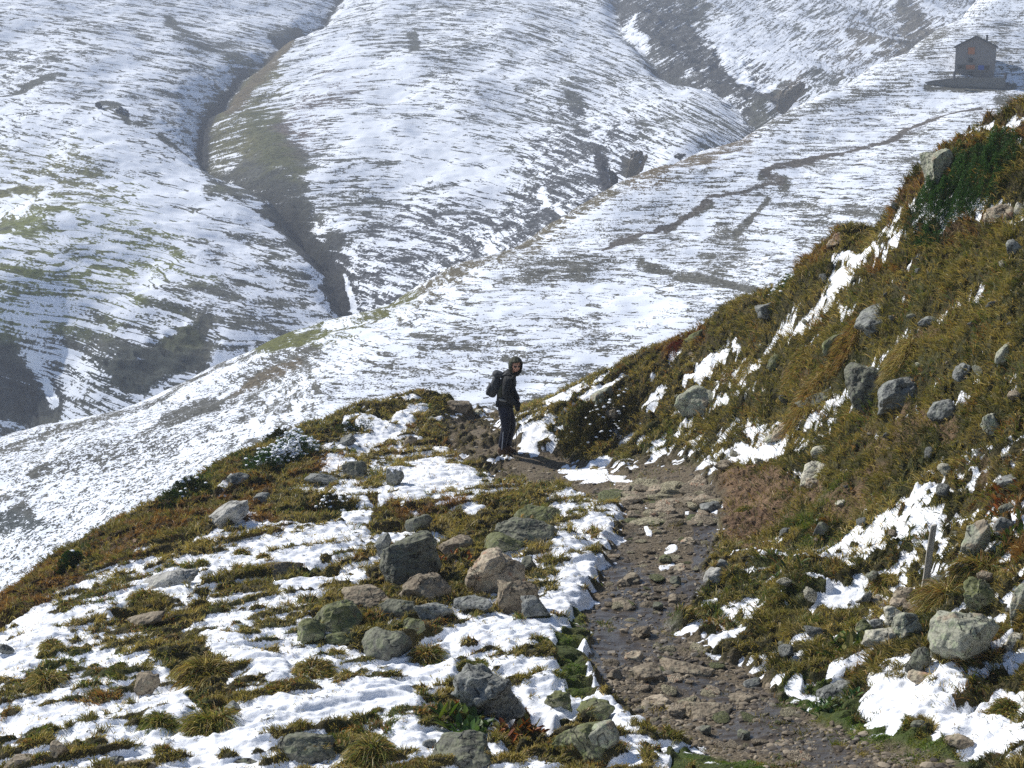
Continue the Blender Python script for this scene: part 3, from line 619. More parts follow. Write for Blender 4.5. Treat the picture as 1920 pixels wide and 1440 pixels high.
tip = base+dirv*ln[:, None]
tip[:, 2] -= .22*ln
wd = (.0030+.00026*by)*rng.uniform(.7, 1.3, NB)
bend = up*.16+rng.normal(0, .05, (NB, 3))
tn = TINT[sel].copy()
tn[:, 2] += .5*SNOW.ravel()[sel]
tn[:, 1] = np.maximum(tn[:, 1], sstep(.2, .6, LAWN[sel]))
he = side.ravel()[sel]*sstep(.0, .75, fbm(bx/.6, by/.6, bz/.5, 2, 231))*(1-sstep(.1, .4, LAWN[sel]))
cb = blade_colours(tn, NB, rng, (uni(fbm(bx/.42, by/.42, bz/.42, 2, 221)), uni(fbm(bx/.55, by/.55, bz/.55, 2, 223))))
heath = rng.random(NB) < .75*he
cb[heath] = np.array([.062, .066, .018])*rng.uniform(.7, 1.4, (int(heath.sum()), 1))  # near-black blade colour painted as mound shade, no separate heath plant
lw = LAWN[sel] > .4
cb[lw] *= np.array([1.0, 1.25, 1.0])
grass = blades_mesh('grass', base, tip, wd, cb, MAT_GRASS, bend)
tag(grass, kind='stuff')
# ================================================================== rocks
def rock_material(name, dark, light, lichen=(.33, .34, .20), lich=.35, moss=.0, rust=0.0, snow=0.0):
    g = NG(name)
    co = g.n('TexCoord').outputs['Object']
    rnd = g.n('ObjectInfo').outputs['Random']
    off = g.n('VectorMath', {'operation': 'ADD'}, i0=co, i1=g.n('CombineXYZ', None, i0=g.math('MULTIPLY', rnd, 37.0), i1=rnd, i2=g.math('MULTIPLY', rnd, 11.0)).outputs[0]).outputs[0]
    n1 = g.noise(off, 7.0, 5.0, .65); n2 = g.noise(off, 40.0, 4.0, .6); n3 = g.noise(off, 13.0, 4.0, .7, .6)
    dark = tuple(v*1.5 for v in dark); light = tuple(v*1.5 for v in light); lichen = tuple(v*1.25 for v in lichen)
    c = g.mix(g.step(n1, .36, .64), dark, light)
    c = g.mix(g.math('MULTIPLY', g.step(n2, .48, .68), .75), c, tuple(v*.45 for v in dark))
    c = g.mix(g.math('MULTIPLY', g.step(n3, .53, .60), min(1, lich*1.6)), c, lichen)
    nz = g.n('SeparateXYZ', None, i0=g.n('NewGeometry').outputs['Normal']).outputs[2]
    n4 = g.noise(off, 85.0, 2.0, .5)
    c = g.mix(g.math('MULTIPLY', g.step(n4, .60, .70), .5), c, tuple(min(1, v*1.35) for v in lichen))
    if moss:
        c = g.mix(g.math('MULTIPLY', g.step(g.math('ADD', n1, g.math('MULTIPLY', nz, .15)), .5, .64), moss), c, (.085, .095, .028))
    if rust:
        c = g.mix(g.math('MULTIPLY', g.step(g.noise(off, 4.0, 3.0, .6), .56, .66), rust), c, (.33, .13, .06))
    if snow:
        m = g.step(g.math('ADD', nz, g.math('MULTIPLY', g.math('SUBTRACT', n3, .5), 1.3)), 1.02-snow, 1.10-snow)
        c = g.mix(m, c, (.86, .87, .90))
    h = g.math('ADD', g.math('MULTIPLY', g.noise(off, 7.0, 2.0, .5), .6), g.math('MULTIPLY', g.noise(off, 16.0, 1.5, .5), .4))
    cr = g.n('TexVoronoi', {'feature': 'DISTANCE_TO_EDGE'}, Scale=2.6)
    g.put(cr.inputs['Vector'], g.n('VectorMath', {'operation': 'ADD'}, i0=off, i1=g.n('VectorMath', {'operation': 'SCALE'}, i0=g.n('TexNoise', None, Scale=5.0, i0=off).outputs[1], Scale=.5).outputs[0]).outputs[0])
    crk = g.step(g.math('ADD', cr.outputs[0], g.math('MULTIPLY', g.step(n1, .45, .6), .05)), 0, .035)
    c = g.mix(g.math('MULTIPLY', crk, 1.0), tuple(v*.55 for v in dark), c)
    h = g.math('ADD', h, g.math('MULTIPLY', crk, .25))
    h = g.math('ADD', h, g.math('MULTIPLY', g.noise(off, 34.0, 2.0, .5), .18))
    return g.finish(g.pbsdf(c, .88, g.bump(h, .075, .9), .25))
RM = {'cobble': rock_material('olive_grey_cobble', (.15, .13, .085), (.27, .24, .165), (.30, .29, .17), .4),
      'dark': rock_material('dark_green_grey_stone', (.064, .064, .055), (.135, .132, .11), (.17, .19, .12), .3, .25),
      'grey': rock_material('rough_grey_stone', (.085, .088, .082), (.17, .172, .16), (.26, .27, .22), .3),
      'tan': rock_material('tan_stone', (.17, .135, .095), (.29, .24, .175), (.33, .31, .22), .3, 0, .5),
      'brown': rock_material('brown_stone', (.10, .080, .056), (.19, .155, .11), (.25, .23, .16), .25),
      'pale': rock_material('pale_lichened_stone', (.20, .185, .145), (.34, .32, .26), (.36, .37, .24), .4),
      'moss': rock_material('mossy_stone', (.095, .094, .062), (.18, .178, .115), (.24, .27, .12), .45, .75),
      'lichen': rock_material('green_lichened_stone', (.15, .15, .118), (.275, .27, .215), (.29, .32, .21), .45, .15, .25),
      'snowy': rock_material('snow_dusted_stone', (.075, .078, .070), (.15, .15, .13), (.2, .2, .15), .3, 0, 0, .42),
      'slab': rock_material('pale_grey_slab', (.19, .185, .17), (.30, .29, .265), (.3, .3, .24), .25)}
import bmesh
def ico(sub):
    bm = bmesh.new(); bmesh.ops.create_icosphere(bm, subdivisions=sub, radius=1.0)
    v = np.array([x.co[:] for x in bm.verts]); f = np.array([[q.index for q in x.verts] for x in bm.faces], np.int32)
    bm.free(); return v, f
ICO = {2: ico(2), 3: ico(3), 4: ico(4), 5: ico(5)}
def rock_mesh(name, ax, seed, sub=4, cuts=11, rough=.05, mat=None, roll=0.0, yaw=None):
    r = np.random.default_rng(seed)
    v, f = ICO[sub]; v = v.copy()
    v = np.sign(v)*np.abs(v)**.82
    v /= np.abs(v).max()
    for k in range(cuts):
        nrm = r.normal(size=3); nrm /= np.linalg.norm(nrm)
        d = r.uniform(.48, .90)
        ov = np.maximum(0, v@nrm-d)
        v -= ov[:, None]*nrm*.94
    s = r.uniform(0, 99)
    v = v+v*(rough*2.2*fbm(v[:, 0]*1.3+s, v[:, 1]*1.3, v[:, 2]*1.3, 2, seed % 97))[:, None]+v*(rough*.7*fbm(v[:, 0]*5+s, v[:, 1]*5, v[:, 2]*5, 3, seed % 89))[:, None]
    lo, hi = v.min(0), v.max(0)
    v = (v-(lo+hi)/2)/((hi-lo)/2)
    yw = r.uniform(-.5, .5) if yaw is None else yaw
    v = v*np.array(ax)
    c, s_ = math.cos(yw), math.sin(yw)
    v[:, :2] = v[:, :2]@np.array([[c, s_], [-s_, c]])
    c, s_ = math.cos(roll), math.sin(roll)
    x, z = v[:, 0].copy(), v[:, 2].copy()
    v[:, 0] = x*c+z*s_; v[:, 2] = -x*s_+z*c
    # keep the asked outline after the turns
    v[:, 0] *= 1.0
    me = bpy.data.meshes.new(name)
    fill_mesh(me, v.astype(np.float32).reshape(-1), f.reshape(-1), 3, True)
    if mat: me.materials.append(mat)
    return me
def place_rock(name, px_, py_, w_, h_, roll, mat, label, cat='rock', group=None, sub=4, cuts=11, rough=.05, seed=None, deep=.8, sink=0.0):
    g = hit(px_, min(py_+h_*.42, 1436))
    sc = (g.y*CP-g.z*SP)/F
    W, H = w_*sc, h_*sc
    D = min(W, H*2.2)*deep
    yc = g.y+D*.38
    c = Vector([float(t) for t in P(px_, py_+sink, yc)])
    me = rock_mesh(name, (W*.5, D*.5, H*.52), seed if seed is not None else int(px_*7+py_*13), sub, cuts, rough, mat, R(roll))
    o = bpy.data.objects.new(name, me); COL.objects.link(o)
    o.location = c
    return tag(o, label, cat, group)
ROCKS = [
 # left-hand slope, around the boulder field
 (773,1033,112,92,8,'dark','large dark greenish angular boulder with a cracked pointed top in the boulder field'),
 (719,1020,30,42,0,'grey','small upright grey rock leaning on the left side of the large dark pointed boulder'),
 (921,1070,108,78,-14,'tan','big tan block stained rust red with a sloping flat top above the paired grey boulders'),
 (800,1103,90,50,4,'brown','rounded brown oval boulder lying below the large dark pointed boulder'),
 (975,1115,92,64,12,'brown','smooth grey brown boulder with a notched front beside the snow strip along the path'),
 (1003,1136,56,40,10,'grey','grey block set against the front of the smooth boulder by the snow strip'),
 (688,1117,112,36,-4,'brown','long low dark brown slab emerging from snow left of the brown oval boulder'),
 (634,1152,84,50,-10,'moss','green mossy rounded boulder left of the grass clump in the boulder field'),
 (582,1179,60,38,-18,'moss','olive green boulder at the lower left corner of the mossy rounded boulder'),
 (645,1170,52,30,-14,'moss','small oval mossy stone tucked under the mossy rounded boulder'),
 (745,1141,68,36,-12,'dark','dark low rock wedged below the long brown slab'),
 (814,1143,74,34,6,'grey','low grey slab lying in front of the brown oval boulder'),
 (776,1171,44,30,-24,'moss','small yellowish stone above the dark tilted slab'),
 (722,1206,98,58,-28,'dark','dark tilted slab pointing down to the left in the snow'),
 (634,1197,48,20,0,'moss','flat mossy stone half sunk in snow left of the dark tilted slab'),
 (916,1297,138,98,4,'grey','big rough knobbly grey boulder standing alone in the lower snow field'),
 (577,1400,100,54,-4,'dark','rounded dark green boulder at the bottom edge amid snow and grass'),
 (862,1412,120,52,-16,'dark','broad grey green boulder at the bottom below the rust brown ferns'),
 (805,1394,30,18,-10,'grey','small pale grey stone on the snow at the bottom'),
 (893,1131,76,28,-6,'grey','low snow edged rock under the big tan block'),
 (664,880,44,30,0,'dark','dark rounded rock beside a snow patch near the left crest'),
 (741,890,38,36,-20,'snowy','dark rock dusted with snow beside the bright snow field'),
 (600,898,54,24,-6,'grey','low lichened grey rock in rust grass right of the snow dusted juniper'),
 (490,935,36,22,0,'grey','small dark rock just above right of the pale tilted slab'),
 (432,961,74,34,-34,'slab','pale grey flat slab tilted on edge on the left crest'),
 (447,897,40,22,0,'grey','grey rock half hidden in rust grass below the snow dusted juniper'),
 (785,978,50,28,-8,'dark','dark green rock under the bright snow field'),
 (853,1021,68,28,-6,'brown','low brown rock right behind the large dark pointed boulder'),
 (990,996,112,44,6,'dark','wide dark fractured block with a steep face on the rise above the tan block'),
 (1008,962,84,34,8,'moss','mossy rounded rock behind the wide dark fractured block'),
 (938,1020,80,40,-22,'moss','mossy slope of rock at the left foot of the wide dark fractured block'),
 (990,1056,34,28,0,'dark','small dark stone right of the tan block against snow'),
 (520,1066,96,24,-6,'brown','long low reddish brown stone barely showing above the snow'),
 (1090,1388,106,66,-14,'moss','yellow green mossy boulder at the bottom left of the path'),
 (1128,1378,56,56,-8,'lichen','pale green rounded stone pressed against the mossy boulder by the path'),
 (1047,1312,52,38,0,'moss','rounded green stone right of the big rough knobbly boulder'),
 (1115,1328,66,26,-8,'moss','mossy low stone with a snow rim beside the path'),
 (320,1084,104,26,-14,'slab','flat pale slab lying along the slope on the far left'),
 (272,1162,76,24,-22,'brown','flat olive brown slab in the tan grass band on the left slope'),
 (275,1279,42,46,20,'brown','brown rock face showing under a hanging tussock on the left'),
 (35,1430,64,26,0,'brown','brown rounded stone in the bottom left corner'),
 (110,1404,32,32,0,'brown','upright brown stone near the bottom left corner'),
 (212,1428,44,26,-4,'grey','grey rounded stone at the bottom edge in a line of grass'),
 (253,1436,72,22,0,'brown','wide flat brown stone at the bottom edge left of centre'),
 (438,1326,34,20,0,'grey','small grey stone under the long green tussock on the left'),
 (460,1434,46,20,0,'dark','dark grassy stone at the bottom edge below the snow field'),
 (8,1217,32,22,0,'grey','grey slab cut by the left edge above a snow field'),
 (770,826,24,20,0,'brown','small brown stone sticking out of snow on the left crest'),
 (651,826,30,18,-30,'grey','thin grey stone leaning in snow by the dark heath on the left crest'),
 (860,760,46,18,6,'brown','dark brown earthy rock on top of the left crest by the walker'),
 (895,772,20,12,0,'pale','small pale stone on the lip of the path left of the walker'),
 (510,870,20,14,0,'grey','little grey stone at the foot of the snow dusted juniper'),
 # right-hand bank
 (1765,315,62,80,-30,'lichen','tall lichened rock standing on the skyline of the right bank above the juniper'),
 (1568,447,46,22,-10,'tan','tan rock breaking the skyline of the right bank'),
 (1437,585,40,32,-18,'grey','blue grey boulder on the right bank below the green heath clump'),
 (1564,638,38,50,24,'moss','green oval rock set on end in rusty grass on the bank'),
 (1648,594,86,40,-30,'grey','grey slab with snow on its left end high on the bank'),
 (1634,712,98,84,-32,'dark','large grey slab leaning on the slope left of the dark humped boulder'),
 (1690,730,112,56,-22,'grey','humped grey boulder with an orange stain and a black overhang on the bank'),
 (1308,751,76,54,-14,'lichen','pale green smooth boulder beside the snow runnel on the bank'),
 (1303,631,38,20,-10,'moss','small mossy rock under the red bilberry on the skyline'),
 (1128,744,62,24,-24,'lichen','grey green flat rock in the crest of the dark turf bank'),
 (1476,798,72,20,-34,'tan','orange tan slab lying along the slope above the bare soil'),
 (1455,818,48,16,-30,'pale','pale flat slab just below the orange tan slab'),
 (1540,742,100,22,-38,'dark','long narrow green rock rib left of the large leaning slab'),
 (1150,775,30,22,0,'brown','brown stone in the dark turf bank beside the path'),
 (1355,872,30,16,-10,'brown','small brown stone at the foot of the snowy terraces'),
 (1452,682,30,28,-40,'moss','mossy stone at the top of the snow terraces'),
 (1526,888,66,40,-42,'pale','pale cream boulder split in two at the edge of the bare soil'),
 (1523,906,26,20,0,'tan','round cream stone in the notch of the split pale boulder'),
 (1543,843,44,22,-14,'pale','pale rock topped with snow above the split cream boulder'),
 (1578,942,24,12,0,'pale','small pale stone resting on green moss above the bare soil'),
 (1543,992,28,26,20,'dark','dark stone under a grass hump right of the bare soil'),
 (1832,1004,46,66,14,'lichen','upright grey green rock above the wooden post on the right bank'),
 (1884,987,42,34,0,'grey','grey block right of the upright grey green rock'),
 (1811,1196,124,108,-18,'lichen','huge pale green lichened boulder low on the right bank'),
 (1842,1115,62,72,-24,'moss','green knobbly rock crowning the huge lichened boulder'),
 (1913,1124,32,74,10,'lichen','tall green rock cut by the right edge'),
 (1899,1199,40,28,0,'pale','pale stone right of the huge lichened boulder'),
 (1724,1268,50,22,0,'tan','flat tan stone lying in snow below the dark upright rock'),
 (1722,1236,38,58,20,'dark','dark upright rock left of the huge lichened boulder'),
 (1574,1288,86,26,-24,'grey','long grey slab under snow beside the green path edge'),
 (1797,1391,52,22,0,'brown','brown grey stone in the lower right snow field'),
 (1910,1422,26,18,0,'grey','grey stone in the bottom right corner on snow'),
 (1722,1357,26,14,0,'dark','dark stone melting out of the lower right snow field'),
 (1770,770,58,40,-20,'grey','lichened grey boulder right of the humped boulder on the bank'),
 (1862,792,40,44,-40,'lichen','blue green pointed rock far right on the bank under a snow streak'),
 (1806,697,40,32,-14,'grey','broken grey rock in olive grass on the bank'),
 (1882,660,28,40,20,'lichen','narrow pale rock near the right edge below the long tussocks'),
 (1738,603,36,20,0,'grey','small low rock in grass right of the snow topped slab'),
 (1875,398,52,26,-20,'tan','tan flat rock below the juniper near the right edge'),
 (1912,392,24,26,0,'pale','pale stone at the right edge above a snow patch'),
 (1902,465,30,34,-10,'grey','grey rock with a pale grass tuft near the right edge'),
 (1838,850,30,16,-30,'grey','grey chip of rock in the long snow streak on the bank'),
 (1895,905,50,24,-14,'grey','broad grey rock at the right edge with snow along its top'),
 (1722,685,14,12,0,'pale','white pebble like rock right of the tall straw tussock'),
 # stones heaped under the post
 (1698,1112,44,26,-4,'brown','topmost brown stone of the heap at the foot of the wooden post'),
 (1697,1135,54,26,6,'tan','orange topped stone with a dark underside in the heap under the post'),
 (1676,1156,38,44,-30,'pale','slanting pale stone in the middle of the heap under the post'),
 (1700,1172,50,52,0,'lichen','largest green grey stone of the heap under the post'),
 (1643,1170,32,26,-30,'grey','grey stone on the left flank of the heap under the post'),
 (1648,1193,64,34,-10,'pale','broad pale stone with a snowy crust at the bottom of the heap'),
 (1622,1180,28,34,-30,'moss','mossy stone at the left end of the heap under the post'),
]
for i, (a, b, w_, h_, rl, m_, lb) in enumerate(ROCKS):
    big = w_*h_ > 2200
    place_rock('boulder' if big else 'rock', a, b+h_*.09, w_*1.08, h_*1.16, rl, RM[m_], lb, 'boulder' if big else 'rock', sub=5 if w_*h_ > 4000 else 4, cuts=8 if m_ in ('moss', 'lichen') else 13, rough=.09 if 'knobbly' in lb else .05)
# stones in the path
PSTONES = [
 (1170,1134,52,16,0,'brown','long low tan stone in the wet part of the path'),
 (1204,1184,38,20,-14,'brown','slanted stone at the right rim of the wet path'),
 (1190,1230,40,14,0,'tan','flat tan stone below the puddled part of the path'),
 (1214,1262,66,26,-4,'brown','largest hump of stone across the path'),
 (1152,1264,32,16,0,'brown','brown flat stone left of the stone hump on the path'),
 (1285,1254,112,18,2,'brown','long ledge of stone crossing the path'),
 (1232,1314,54,14,0,'tan','pale slab stone with dark lower edge on the lower path'),
 (1330,1331,102,24,4,'brown','widest flat slab on the lower path'),
 (1394,1310,64,15,0,'brown','long stone at the right rim of the lower path'),
 (1267,1337,36,16,10,'brown','wedge shaped stone left of the widest slab'),
 (1410,1280,32,14,0,'grey','grey stone at the right rim of the path below the snow'),
 (1322,1369,24,15,0,'dark','dark wet stone lying loose on the mud'),
 (1394,1376,24,15,0,'dark','second dark wet stone on the mud nearer the right rim'),
 (1233,1136,20,13,0,'dark','black wet stone in the middle of the path'),
 (1265,1124,26,16,0,'brown','rounded tan stone beside the black wet stone'),
 (1268,1088,22,14,0,'dark','dark edged stone in the middle of the path above the black one'),
 (1185,1085,34,16,-14,'brown','tilted brown stone at the left of the path above the puddles'),
 (1170,1093,26,12,-10,'brown','flat stone just left of the tilted brown stone'),
 (1290,1015,30,9,0,'tan','pale lens shaped stone above the snow scraps on the path'),
 (1270,1064,30,10,-8,'tan','pale long stone below the snow scraps on the path'),
 (1248,1048,26,16,0,'moss','grey green stone beside the snow scrap on the path'),
 (1340,1078,40,26,-18,'slab','pale crusted rock at the right rim of the path under the snow'),
 (1352,1058,26,16,-10,'grey','small grey rock at the tip of the snow on the right rim'),
 (1332,950,42,16,-6,'grey','dark stone with a snow cap at the right end of the cobbles'),
 (1228,918,40,14,0,'tan','largest cobble at the top of the cobbled strip'),
 (1165,918,36,12,-8,'tan','tan cobble on the left of the top row'),
 (1186,968,18,18,-20,'brown','upright cobble at the left rim of the path'),
]
for (a, b, w_, h_, rl, m_, lb) in PSTONES:
    place_rock('path_stone', a, b+h_*.1, w_, h_*1.35, rl, RM[m_], lb, 'stone', 'stones set in the path', sub=4, cuts=9, rough=.04, deep=1.2)
rs = random.Random(5)
protos = [rock_mesh('path_stone', (.5, .42, .5), 900+i, 3, 12, .05, RM[m_]) for i, m_ in enumerate(['tan', 'brown', 'tan', 'cobble', 'cobble', 'cobble', 'brown', 'moss'])]
nst = 0
for k in range(2600):
    if nst >= 230: break
    zone = rs.random()
    if zone < .42: a, b = rs.uniform(1140, 1360), rs.uniform(908, 985)
    elif zone < .72: a, b = rs.uniform(1130, 1400), rs.uniform(980, 1150)
    else: a, b = rs.uniform(1100, 1600), rs.uniform(1150, 1430)
    pv = max(1-float(sstep(.7, .9, np.array(min(segdist(np.array([a]), np.array([b]), [p0, p1])[0]/((w0+w1)/2) for p0, p1, w0, w1 in zip(PATHL[:-1], PATHL[1:], PATHW[:-1], PATHW[1:]))))), 0)
    if pv < .5: continue
    wet = float(np.exp(-((a-1150)/60)**2-((b-1180)/40)**2))
    if rs.random() < wet*.85: continue
    g = hit(a, b)
    s_ = rs.uniform(.07, .23)*(1.55 if zone < .42 else .75 if rs.random() < .5 else .4)
    o = bpy.data.objects.new('path_stone', protos[rs.randrange(8)]); COL.objects.link(o)
    o.scale = (s_*rs.uniform(.9, 1.5), s_*rs.uniform(.9, 1.3), s_*rs.uniform(.26, .48))
    o.location = g+Vector((0, 0, s_*.04)); o.rotation_euler = (rs.uniform(-.15, .15), rs.uniform(-.15, .15), rs.uniform(0, 6.28))
    tag(o, 'one of the many small flat cobbles scattered in the muddy path', 'stone', 'cobbles in the path')
    nst += 1

# little half buried stones all over the right bank
bp_ = [rock_mesh('bank_stone', (.5, .4, .42), 700+i, 3, 10, .06, RM[m_]) for i, m_ in enumerate(['grey', 'pale', 'lichen', 'pale', 'tan', 'grey'])]
nb_ = 0
for k in range(400):
    if nb_ >= 60: break
    a, b = rs.uniform(1250, 1910), rs.uniform(300, 1300)
    if b < 770-(a-1010)*.64+30: continue
    if b > 900 and a < 1420: continue
    g = hit(a, b)
    s_ = rs.uniform(.05, .17)
    o = bpy.data.objects.new('bank_stone', bp_[rs.randrange(6)]); COL.objects.link(o)
    o.scale = (s_*rs.uniform(.9, 1.6), s_, s_*rs.uniform(.7, 1.1)); o.location = g+Vector((-.02, -.02, s_*.30+.02)); o.rotation_euler = (rs.uniform(-.3, .3), rs.uniform(-.6, .1), rs.uniform(0, 6.28))
    tag(o, 'one of the many small stones poking out of the turf of the right bank', 'stone', 'small stones in the right bank')
    nb_ += 1
# ================================================================== shrubs, tussocks, leafy plants, post
def leaf_mesh(name, pts, nrm, size, col, mat, rng, aspect=.45):
    n = len(pts)
    d = nrm+rng.normal(0, .55, (n, 3)); d /= np.linalg.norm(d, axis=1, keepdims=True)
    s = np.cross(d, rng.normal(size=(n, 3))); s /= np.linalg.norm(s, axis=1, keepdims=True)+1e-9
    L = size[:, None]
    up_ = np.cross(s, d)*.18
    v = np.stack([pts-d*L*.5, pts+s*L*aspect*.5+up_*L, pts+d*L*.5, pts-s*L*aspect*.5+up_*L], 1)
    k = np.arange(n)*4
    q = np.stack([k, k+1, k+2, k+3], 1).reshape(-1).astype(np.int32)
    me = bpy.data.meshes.new(name)
    fill_mesh(me, v.astype(np.float32).reshape(-1), q, 4, False)
    add_attr(me, 'blade_col', np.repeat(col[:, None, :], 4, 1).reshape(-1, 3))
    me.materials.append(mat)
    o = bpy.data.objects.new(name, me); COL.objects.link(o)
    return o
MAT_LEAF = grass_material('evergreen_leaves', .22)
MAT_STEM = simple('woody_stem', (.085, .06, .04), .9, .4, 40)
MAT_SNOWCLUMP = simple('snow_clumps', (.85, .87, .90), .7, .03, 20)
def tube(pts, rads, seg=6):
    vs, fs = [], []
    pts = [Vector(p) for p in pts]
    for i, p in enumerate(pts):
        t = (pts[min(i+1, len(pts)-1)]-pts[max(i-1, 0)]).normalized()
        a = t.orthogonal().normalized(); b = t.cross(a)
        for k in range(seg):
            an = 2*math.pi*k/seg
            vs.append(p+(a*math.cos(an)+b*math.sin(an))*rads[i])
    for i in range(len(pts)-1):
        for k in range(seg):
            fs.append((i*seg+k, i*seg+(k+1) % seg, (i+1)*seg+(k+1) % seg, (i+1)*seg+k))
    fs.append(tuple(range(seg))[::-1]); fs.append(tuple((len(pts)-1)*seg+k for k in range(seg)))
    return vs, fs
def pymesh(name, parts, mat, parent=None, smooth=True):
    vs, fs = [], []
    for v, f in parts:
        o = len(vs); vs += [tuple(q) for q in v]; fs += [tuple(i+o for i in q) for q in f]
    me = bpy.data.meshes.new(name); me.from_pydata(vs, [], fs)
    for p in me.polygons: p.use_smooth = smooth
    me.update(); me.materials.append(mat)
    o = bpy.data.objects.new(name, me); COL.objects.link(o)
    if parent: o.parent = parent
    return o
def empty(name, loc, label, cat, group=None):
    o = bpy.data.objects.new(name, None); COL.objects.link(o); o.location = loc
    o.empty_display_size = .1
    return tag(o, label, cat, group)
def shrub(name, poly, rad, hgt, n, cols, size, label, snow=0, seed=1, tuftiness=.55):
    """Low evergreen mat: leaves fill a lumpy dome over the ground under a stroke of the photo."""
    r = np.random.default_rng(seed)
    c = hit(sum(p[0] for p in poly)/len(poly), sum(p[1] for p in poly)/len(poly))
    root = empty(name, c, label, 'shrub')
    P3, N3, C3 = [], [], []
    pts = [hit(*p) for p in poly]
    segs = list(zip(pts[:-1], pts[1:])) if len(pts) > 1 else [(pts[0], pts[0]+Vector((.01, 0, 0)))]
    sc = (c.y*CP-c.z*SP)/F
    Rw = rad*sc
    m = n*3
    k = r.integers(0, len(segs), m); t = r.random(m)
    A = np.array([s[0][:] for s in segs])[k]; B = np.array([s[1][:] for s in segs])[k]
    base = A+(B-A)*t[:, None]
    an = r.random(m)*6.283; rr = np.sqrt(r.random(m))
    x = base[:, 0]+np.cos(an)*rr*Rw; y = base[:, 1]+np.sin(an)*rr*Rw*1.3
    dome = np.sqrt(np.maximum(0, 1-rr**2))
    lump = fbm(x/.17, y/.17, x*0, 2, seed+5)
    e = .15*r.random(m)**2
    z = near_z(x, y)+hgt*(dome*(.75+.33*lump))*(1-e)
    keep = (dome > .12) & (lump > -1.1+.3*r.random(m))
    idx = np.nonzero(keep)[0][:n]
    p = np.stack([x, y, z], 1)[idx]
    nr = np.stack([np.cos(an)*rr*.7, np.sin(an)*rr*.7, .35+dome], 1)[idx]
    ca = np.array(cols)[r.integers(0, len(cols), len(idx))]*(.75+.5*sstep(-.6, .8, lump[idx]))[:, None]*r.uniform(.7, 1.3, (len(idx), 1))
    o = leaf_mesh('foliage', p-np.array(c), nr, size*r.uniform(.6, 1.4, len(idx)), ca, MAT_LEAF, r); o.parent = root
    st = []
    for q in range(14):
        i = idx[r.integers(0, len(idx))]
        a_ = Vector((base[i, 0], base[i, 1], float(near_z(base[i, 0], base[i, 1]))-.03))-c
        b_ = Vector((x[i], y[i], z[i]))-c
        st.append(tube([a_, a_.lerp(b_, .5)+Vector((0, 0, .03)), b_], [.012, .009, .004], 5))
    pymesh('stem', st, MAT_STEM, root)['kind'] = 'stuff'
    if snow:
        w_ = (sstep(-.2, .6, lump[idx])+.2)*sstep(.25, .75, dome[idx])*(.3+sstep(-.6, .6, (x[idx]-c.x)/max(Rw, .01)))
        j = r.choice(len(idx), snow, p=w_/w_.sum())
        v, f = ICO[2]
        cl_ = []
        pp = p[j]-np.array(c)
        sz = r.uniform(.010, .030, snow)
        V = (v[None]*sz[:, None, None]*np.array([1.35, 1.35, .65])+v[None, :, :1]*0+pp[:, None, :]+np.array([0, 0, .012])).reshape(-1, 3)
        Fc = (f[None]+(np.arange(snow)*len(v))[:, None, None]).reshape(-1).astype(np.int32)
        me = bpy.data.meshes.new('snow_cover'); fill_mesh(me, V.astype(np.float32).reshape(-1), Fc, 3, True); me.materials.append(MAT_SNOWCLUMP)
        so = bpy.data.objects.new('snow_cover', me); COL.objects.link(so); so.parent = root; so['kind'] = 'stuff'
    return root
EG = [(.035, .085, .016), (.05, .115, .022), (.025, .06, .014), (.08, .14, .03)]
shrub('juniper', [(1735,405),(1775,372),(1830,345),(1872,325)], 46, .34, 34000, EG, .022, 'big dark green juniper mound sprawling under the skyline of the right bank', 0, 3)
shrub('juniper', [(490,880),(525,862),(565,845)], 40, .36, 16000, EG, .026, 'dark evergreen mound half covered in snow on the left crest', 520, 5)
shrub('heath_mat', [(315,945),(345,925),(372,915)], 26, .22, 4500, [(.03, .065, .016), (.045, .09, .02), (.07, .08, .02)], .035, 'dark green heath mat among rust grass on the left skyline', 30, 7)
shrub('heath_mat', [(120,1072),(150,1055)], 24, .16, 2600, [(.04, .10, .018), (.055, .12, .022), (.07, .08, .02)], .03, 'small fresh green heath mat far down the left skyline', 10, 9)
shrub('heath_mat', [(505,828),(535,822)], 16, .2, 2200, [(.04, .06, .018), (.06, .075, .02), (.09, .07, .02)], .035, 'dark heath hump on the left skyline above the snow dusted juniper', 10, 11)
shrub('heath_mat', [(1448,556),(1475,543)], 17, .2, 2200, EG, .03, 'small green heath clump with snow flecks just below the skyline of the bank', 60, 13)
shrub('heath_mat', [(600,955),(640,945),(560,960)], 24, .18, 3000, [(.035, .05, .016), (.05, .055, .02), (.075, .06, .02)], .035, 'blackish green heath around stones left of the bright snow field', 40, 15)
shrub('heath_mat', [(690,800),(640,812),(665,806)], 14, .14, 1800, [(.05, .075, .02), (.07, .09, .025)], .03, 'low green heath mat on top of the left crest', 30, 17)
shrub('heath_mat', [(1075,830),(1110,800),(1160,770)], 40, .24, 7000, [(.06, .062, .018), (.085, .075, .022), (.04, .04, .014), (.12, .09, .03)], .04, 'dark turf hump overhanging the snow patch beside the walker', 50, 19)
shrub('bilberry', [(1290,640),(1262,655)], 16, .16, 2400, [(.16, .03, .02), (.22, .06, .03), (.12, .06, .025)], .03, 'crimson bilberry patch on the skyline right of the middle hillside', 0, 21)
shrub('bilberry', [(1485,505),(1465,520)], 11, .14, 1300, [(.20, .05, .03), (.25, .08, .035)], .03, 'rust red bilberry strip on the skyline above the green heath clump', 0, 23)
shrub('heath_sprig', [(1760,455),(1715,440)], 12, .15, 1500, EG, .03, 'dark green sprig hanging below the big juniper mound', 0, 25)
